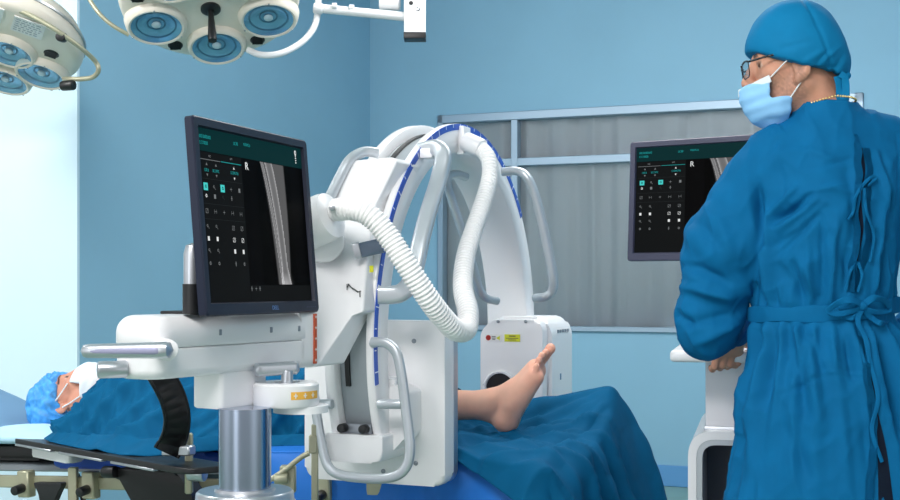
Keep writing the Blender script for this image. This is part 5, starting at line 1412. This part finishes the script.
# necklace
b = NB(); N = 64
for i in range(N):
    a = 2 * PI * i / N; c = V((.845, 2.78, 1.541)); r_ = .064
    p = c + V((math.sin(a) * r_, -math.cos(a) * (r_ + .004), -.012 * math.sin(a) * 0 + .004 * math.cos(a) - .012 * math.sin(-a) * 0))
    p.z += -.016 * max(0, -math.sin(a)) ; ball(b, p, .0027, seg=8)
obj('necklace', b, M['gold'], doc, label='thin gold bead necklace')

# ------------------------------------------------------------------ the patient  (field in table coordinates n, u, z)
def nuz(p): p = V(p) - V((CX, CYY, 0)); return np.array((p.dot(ND), p.dot(UD), p.z))
pf = Field((-1.60, -.22, .60), (.34, .40, 1.02), .0036)
HPn = Local((-1.425, .055, .742), (.0, 0, 1), (-1, 0, .06), 1.0)
# in (n,u,z) axes: up(crown) = -n, forward = +z ; right = f x up -> toward -u (near side)
HPi = HPn.pitched(-4)
head(pf, HPi)
pf.cap(HPi.p((0, -.02, -.07)), (-1.24, .075, .745), .055, .06, .03)
for (c, r) in (((-1.08, .09, .775), (.19, .165, .105)), ((-.88, .09, .76), (.20, .14, .085)), ((-.68, .09, .745), (.15, .155, .08))): pf.ell(c, r, None, .06)
for s_ in (-1, 1):
    pf.cap((-1.18, .09 + s_ * .165, .75), (-.92, .09 + s_ * .20, .715), .05, .042, .03); pf.cap((-.92, .09 + s_ * .20, .715), (-.72, .09 + s_ * .18, .705), .04, .028, .02)
    pf.ell((-.64, .09 + s_ * .165, .70), (.06, .035, .02), None, .02)
pf.cap((-.66, .01, .735), (-.27, .0, .762), .070, .050, .05); pf.cap((-.66, .17, .735), (-.27, .20, .755), .070, .052, .05)
F_ = lambda x, y, u=0.0: nuz(atu(x, y, u))
ank = F_(489, 405); pf.cap((-.27, .0, .768), F_(440, 405), .052, .045, .03); pf.cap(F_(440, 405), ank, .045, .039, .03)
# the far leg under the drape
pf.cap((-.27, .20, .77), (.08, .205, .735), .054, .036, .03); pf.ell((.13, .225, .735), (.035, .033, .035), None, .03); pf.cap((.13, .23, .735), (.22, .275, .755), .030, .02, .03)
# bare right foot
pf.ell(F_(503, 415), (.034, .030, .041), None, .03)
pf.ell(F_(507, 421), (.028, .028, .030), None, .02)
for s_ in (-1, 1): pf.ell(F_(491, 404, s_ * .032), (.016, .010, .016), None, .015)
pf.cap(ank, F_(513, 392), .036, .033, .03)
for u_, pa_, pb_, ra_, rb_ in ((.022, (512, 393), (535, 367), .028, .021), (-.004, (513, 396), (534, 370), .028, .019), (-.024, (512, 404), (533, 376), .024, .017)):
    pf.cap(F_(*pa_, u_), F_(*pb_, u_), ra_, rb_, .02)
pf.cap(F_(508, 418, .0), F_(537, 372, .02), .022, .02, .03)
pf.cap(F_(507, 420, -.012), F_(537, 378, -.034), .02, .017, .03)
for (u_, a, m_, c, r0, r1) in ((.036, (537, 366), (545, 356), (550.5, 348.5), .0165, .0135), (.012, (535.5, 366), (542, 357.5), (545.5, 352.5), .0105, .0092), (-.008, (535, 368), (539.5, 360), (541.8, 355.5), .0102, .0090), (-.026, (534, 372), (537.5, 364.5), (538.8, 360), .0098, .0086), (-.042, (533.5, 377), (536, 370), (536.5, 366.5), .0096, .0086)):
    A0, A1, A2 = F_(*a, u_), F_(*m_, u_), F_(*c, u_); hand_chain(pf, [A0, A1, A2], [r0 * .9, r0 * .84, r1], .002); pf.ell(A2, (r1 * 1.08, r1, r1 * 1.12), None, .002)
v, f = pf.mesh(); v = vsmooth(v, f, 1, .4)
tn = face_tones(v, HPi, False, 1.0)
red = np.zeros(len(v))
for c in (F_(507, 423), F_(537, 374, .01), F_(536, 379, -.034), F_(547, 352, .034), F_(541, 364, -.02)): red += np.exp(-np.sum((v - c) ** 2, 1) / .028 ** 2)
red = np.clip(red, 0, 1)[:, None]; tn = tn * (1 - red * np.array([[.02, .13, .13]]))
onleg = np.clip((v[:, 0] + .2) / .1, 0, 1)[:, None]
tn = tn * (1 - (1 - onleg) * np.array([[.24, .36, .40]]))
vw = np.array([list(UN(p[1], p[0], p[2])) for p in v])
pat = thing('person', 'patient lying face up under blue drapes, one bare foot showing, in cap and mask', 'person', tuple(UN(.08, -.8, .66)))
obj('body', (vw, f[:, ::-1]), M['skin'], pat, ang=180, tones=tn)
HW = Local(UN(HPn.o[1], HPn.o[0], HPn.o[2]), UN(HPn.A[1, 1], HPn.A[0, 1], HPn.A[2, 1]) - UN(0, 0, 0), UN(HPn.A[1, 2], HPn.A[0, 2], HPn.A[2, 2]) - UN(0, 0, 0), 1.0)
cf = Field(HW.o - .24, HW.o + .24, .0045); A = HW.A
cf.ell(HW.p((0, -.012, .05)), (.099, .110, .098), A, .02); cf.ell(HW.p((0, -.03, .06)), (.092, .092, .088), A, .04)
pa2, pb2 = np.array((.092, .058)), np.array((-.07, -.062))
def cut2(x, y, z):
    r = [x - HW.o[0], y - HW.o[1], z - HW.o[2]]
    ly = r[0] * A[0, 1] + r[1] * A[1, 1] + r[2] * A[2, 1]; lz = r[0] * A[0, 2] + r[1] * A[1, 2] + r[2] * A[2, 2]
    g = pb2 - pa2; nrm = np.array((-g[1], g[0])) / np.hypot(*g)
    if nrm[1] > 0: nrm = -nrm
    return ((ly - pa2[0]) * nrm[0] + (lz - pa2[1]) * nrm[1]).astype(np.float32)
cf.put(HW.o - .23, HW.o + .23, cut2, .006, 'i', 0)
v, f = cf.mesh(); v = vsmooth(v, f, 2, .5); nn_ = vnormals(v, f); q = HW.inv(v); g = pb2 - pa2; nrm = np.array((-g[1], g[0])) / np.hypot(*g)
if nrm[1] > 0: nrm = -nrm
dd = []
for x, y, zz in q:
    dist = -((y - pa2[0]) * nrm[0] + (zz - pa2[1]) * nrm[1]); an = math.atan2(x, (y + .0) * .8 - zz * .6)
    dd.append(.006 * math.sin(an * 22 + 3 * n3(x * 20, y * 20, zz * 20)) * math.exp(-dist / .05) + .009 * n3(x * 22, y * 22, zz * 22) + .007 * (1 - 2 * abs(n3(x * 36, y * 36, zz * 36))) - .006 * gauss(dist, .006, .006))
v = v + nn_ * np.array(dd)[:, None]
obj('bouffant_cap', (v, f), M['bouffant'], pat, ang=70, label='crinkled light blue bouffant cap')
HWm = Local(HW.o + HW.A[:, 2] * .012, HW.A[:, 1], HW.A[:, 2], 1.06)
mk2 = face_mask(HWm, pat); mk2.data.materials[0] = M['maskw']; mk2['label'] = 'white pleated face mask'
for s_ in (-1, 1):
    for (p0, p1, p2) in (((s_ * .066, .064, -.042), (s_ * .079, .03, -.024), (s_ * .086, -.012, .008)), ((s_ * .066, .026, -.088), (s_ * .076, .006, -.06), (s_ * .082, -.008, -.036))):
        b = NB(); tube(b, [HWm.v(p0), HWm.v(p1), HWm.v(p2)], .0022, 8, 14); obj('ear_loop', b, M['string'], mk2)

# ================================================================== CLOTH
def fold_fn(seed, a1=.006, a2=.003, dirs=None):
    def fn(u, v_, p, n):
        q = n3(p.x * 4 + seed, p.y * 4, p.z * 4) ; r = 1 - abs(n3(p.x * 7 + seed, p.y * 7 + 3, p.z * 5)) * 2
        r2 = 1 - abs(n3(p.x * 15 + seed, p.y * 13 + 3, p.z * 9)) * 2
        return p + n * (a1 * q + a2 * r + a2 * .5 * r2)
    return fn
# torso drape
ns = [-1.275, -1.20, -1.06, -.90, -.74, -.60, -.45, -.28, -.12]
def row(us, zs, h=0): return [UN(u, n + (h if k == 0 else 0), z) for k, (n, u, z) in enumerate(zip(ns, us, zs))]
net = [row([.40] * 9, [.66, .66, .66, .67, .67, .68, .68, .69, .69]),
       row([.345, .35, .36, .36, .36, .35, .32, .31, .31], [.72, .76, .78, .77, .77, .77, .77, .77, .76]),
       row([.22, .23, .24, .23, .22, .22, .22, .22, .22], [.82, .885, .895, .875, .87, .868, .862, .845, .82], .03),
       row([.06, .07, .08, .08, .09, .09, .10, .10, .10], [.845, .895, .905, .888, .878, .87, .862, .85, .83], .035),
       row([-.08, -.08, -.08, -.08, -.06, -.04, -.03, -.02, -.02], [.815, .865, .875, .862, .852, .85, .862, .86, .85], .06),
       row([-.19, -.20, -.21, -.22, -.20, -.13, -.10, -.08, -.07], [.735, .775, .795, .79, .785, .80, .815, .81, .80], .045),
       row([-.23, -.27, -.31, -.34, -.33, -.18, -.13, -.11, -.10], [.688, .70, .715, .72, .72, .715, .72, .725, .73], .02),
       row([-.262, -.32, -.39, -.45, -.47, -.22, -.165, -.14, -.13], [.663, .664, .666, .668, .669, .664, .668, .676, .684])]
def torso_fold(u, v_, p, n):
    w_ = max(0, min(1, (v_ - .35) / .3))
    s = -1.275 + u * 1.155
    r = .015 * math.sin((s * 1.0 + v_ * .35) * 34 + 2.2 * math.sin(s * 9)) * w_ * (.25 + .75 * w_) + .007 * math.sin((s - v_ * .5) * 21 + 1.0) * w_
    r += .030 * (abs(math.sin((s * 1.0 + v_ * .30) * 30 + 1.8 * math.sin(s * 8 + 3 * v_))) ** .6 - .5) * max(0, min(1, (v_ - .3) / .25)) + .016 * (abs(math.sin((s - v_ * .45) * 44 + 2 * math.sin(s * 13))) ** .6 - .5) * max(0, min(1, (v_ - .4) / .2))
    q = .012 * n3(p.x * 5, p.y * 5, p.z * 5) + .011 * (1 - 2 * abs(n3(p.x * 11, p.y * 11, p.z * 8 + 3)))
    out = p + n * (r * (1 if n.z > 0 or True else 1) + q) * (1 if v_ < .90 else .2) * min(1, .03 + u / .10)
    zmin = .6635 if s < -.66 else .690 + .045 * s
    if out.z < zmin: out.z = zmin
    return out
b = NB(); patch(b, net, 190, 110, torso_fold, .003)
obj('surgical_drape', b, M['drape'], label='blue drape over the patient\'s chest, its hem lying on the black arm board', cat='drape', group='blue drapes over the patient', ang=180)
# leg drape
nsl = [-.24, -.10, .04, .18, .28, .345, .43, .485, .53]
def rowl(us, ns_, zs): return [UN(u, n, z) for n, u, z in zip(ns_, us, zs)]
endn = lambda k: nsl[:6] + k
net = [rowl([.40] * 9, endn([.40, .42, .44]), [.60, .60, .60, .60, .60, .60, .56, .50, .42]),
       rowl([.33, .33, .33, .33, .335, .335, .34, .34, .34], endn([.40, .45, .49]), [.76, .74, .745, .77, .79, .79, .72, .60, .45]),
       rowl([.22, .22, .235, .25, .27, .28, .28, .27, .27], endn([.385, .425, .468]), [.80, .765, .78, .80, .82, .822, .76, .62, .45]),
       rowl([.14, .14, .14, .13, .12, .12, .11, .10, .09], endn([.40, .435, .48]), [.76, .735, .735, .742, .752, .758, .70, .58, .43]),
       rowl([.03, .03, .02, .01, -.01, -.01, -.02, -.03, -.04], endn([.40, .435, .475]), [.715, .712, .712, .716, .722, .722, .67, .56, .42]),
       rowl([-.10, -.10, -.11, -.12, -.13, -.13, -.14, -.15, -.15], endn([.40, .432, .47]), [.706, .708, .710, .714, .716, .714, .66, .54, .41]),
       rowl([-.20, -.21, -.23, -.24, -.25, -.25, -.25, -.26, -.26], endn([.40, .435, .475]), [.706, .708, .712, .714, .714, .710, .64, .52, .40]),
       rowl([-.225, -.235, -.275, -.320, -.345, -.35, -.35, -.35, -.35], endn([.39, .42, .455]), [.705, .707, .710, .704, .685, .668, .60, .54, .48]),
       rowl([-.24, -.25, -.300, -.355, -.38, -.39, -.39, -.39, -.39], endn([.385, .40, .42]), [.705, .706, .700, .650, .595, .555, .51, .47, .44])]
def leg_fold(u, v_, p, n):
    c = nuz(p); nn, uu = c[0], c[1]
    r = 0
    # long pulls from the raised foot
    for (a, c_, am, wd) in (((.33, .27), (-.20, -.02), .011, .02), ((.33, .24), (-.12, -.20), .009, .018), ((.34, .22), (.10, -.30), .010, .02), ((.36, .2), (.27, -.36), .012, .022), ((.3, .1), (-.22, -.10), -.008, .02), ((.37, .18), (.40, -.34), -.008, .02), ((.15, -.02), (-.05, -.33), -.010, .02), ((.2, -.05), (.02, -.36), .012, .018)):
        ax, ay = a; bx_, by_ = c_; dx, dy = bx_ - ax, by_ - ay; t = ((nn - ax) * dx + (uu - ay) * dy) / (dx * dx + dy * dy)
        tc_ = max(0, min(1, t)); dd = math.hypot(nn - ax - tc_ * dx, uu - ay - tc_ * dy)
        r += am * gauss(dd, 0, wd * (.6 + .9 * tc_)) * math.sin(PI * max(0, min(1, t * .8 + .1)))
    wf = max(0, min(1, (.22 - uu) / .1)) * max(0, min(1, (nn + .22) / .1))
    r += .016 * (abs(math.sin(uu * 26 - nn * 9 + 1.6 * math.sin(nn * 7 + 1))) ** .6 - .62) * wf + .009 * (abs(math.sin(uu * 41 + nn * 13 + 2 * math.sin(nn * 9))) ** .6 - .62) * wf
    if nn > .37: r += .014 * math.sin(uu * 38 + 2 * math.sin(uu * 11)) * min(1, (nn - .37) / .1)
    if uu < -.27: r += .010 * math.sin(nn * 40 + 1.5 * math.sin(nn * 13)) * min(1, (-.27 - uu) / .06)
    r += .006 * n3(p.x * 6, p.y * 6, p.z * 6) + .003 * (1 - 2 * abs(n3(p.x * 14, p.y * 14, p.z * 10)))
    out = p + n * r * 1.25
    if abs(uu) < .27 and nn < .34 and out.z < .701: out.z = .701 + (out.z - .701) * .1
    return out
b = NB(); patch(b, net, 150, 120, leg_fold, .003)
obj('surgical_drape', b, M['drape'], label='blue drape over the foot end of the table, tented by the covered foot', cat='drape', group='blue drapes over the patient', ang=180)
# bright blue table sheet
nsh = [-.62, -.45, -.3, -.15, -.03, .09, .18, .26]
rows = []
for (uu, zz) in ((.25, .689), (0, .689), (-.24, .690), (-.272, .680), (-.292, .63), (-.298, .55), (-.302, .48)):
    rows.append([UN(uu, n, zz + .045 * min(n, .1) * (zz > .6)) for n in nsh])
def sheet_fold(u, v_, p, n):
    w_ = max(0, min(1, (v_ - .5) / .2)); c = nuz(p)
    return p + n * ((.010 * math.sin(c[0] * 30 + 3 * v_ + 2 * math.sin(c[0] * 11)) + .012 * n3(p.x * 9, p.y * 9, p.z * 7)) * w_ + .0)
b = NB(); patch(b, rows, 140, 60, sheet_fold, .002)
obj('table_sheet', b, M['sheet'], label='bright blue sheet hanging over the near edge of the table pad', cat='sheet', ang=180)
# pillow / absorbent sheet under the head
b = NB()
pn = [-1.66, -1.58, -1.45, -1.32, -1.22]
rows = [[UN(uu, n, z_ + .045 * n + .045 * 1.4) for n, z_ in zip(pn, zz)] for uu, zz in ((.22, (.618, .63, .635, .632, .62)), (.1, (.622, .645, .652, .648, .625)), (-.04, (.622, .648, .655, .65, .628)), (-.17, (.622, .655, .67, .662, .632)), (-.25, (.615, .632, .64, .635, .62)))]
patch(b, rows, 60, 40, lambda u, v_, p, n: p + n * (.007 * n3(p.x * 11, p.y * 11, 1) + .003 * n3(p.x * 26, p.y * 26, 1)), .02)
obj('pillow', b, M['pillow'], label='pale blue crumpled head cushion under the patient\'s head', cat='pillow', ang=180)
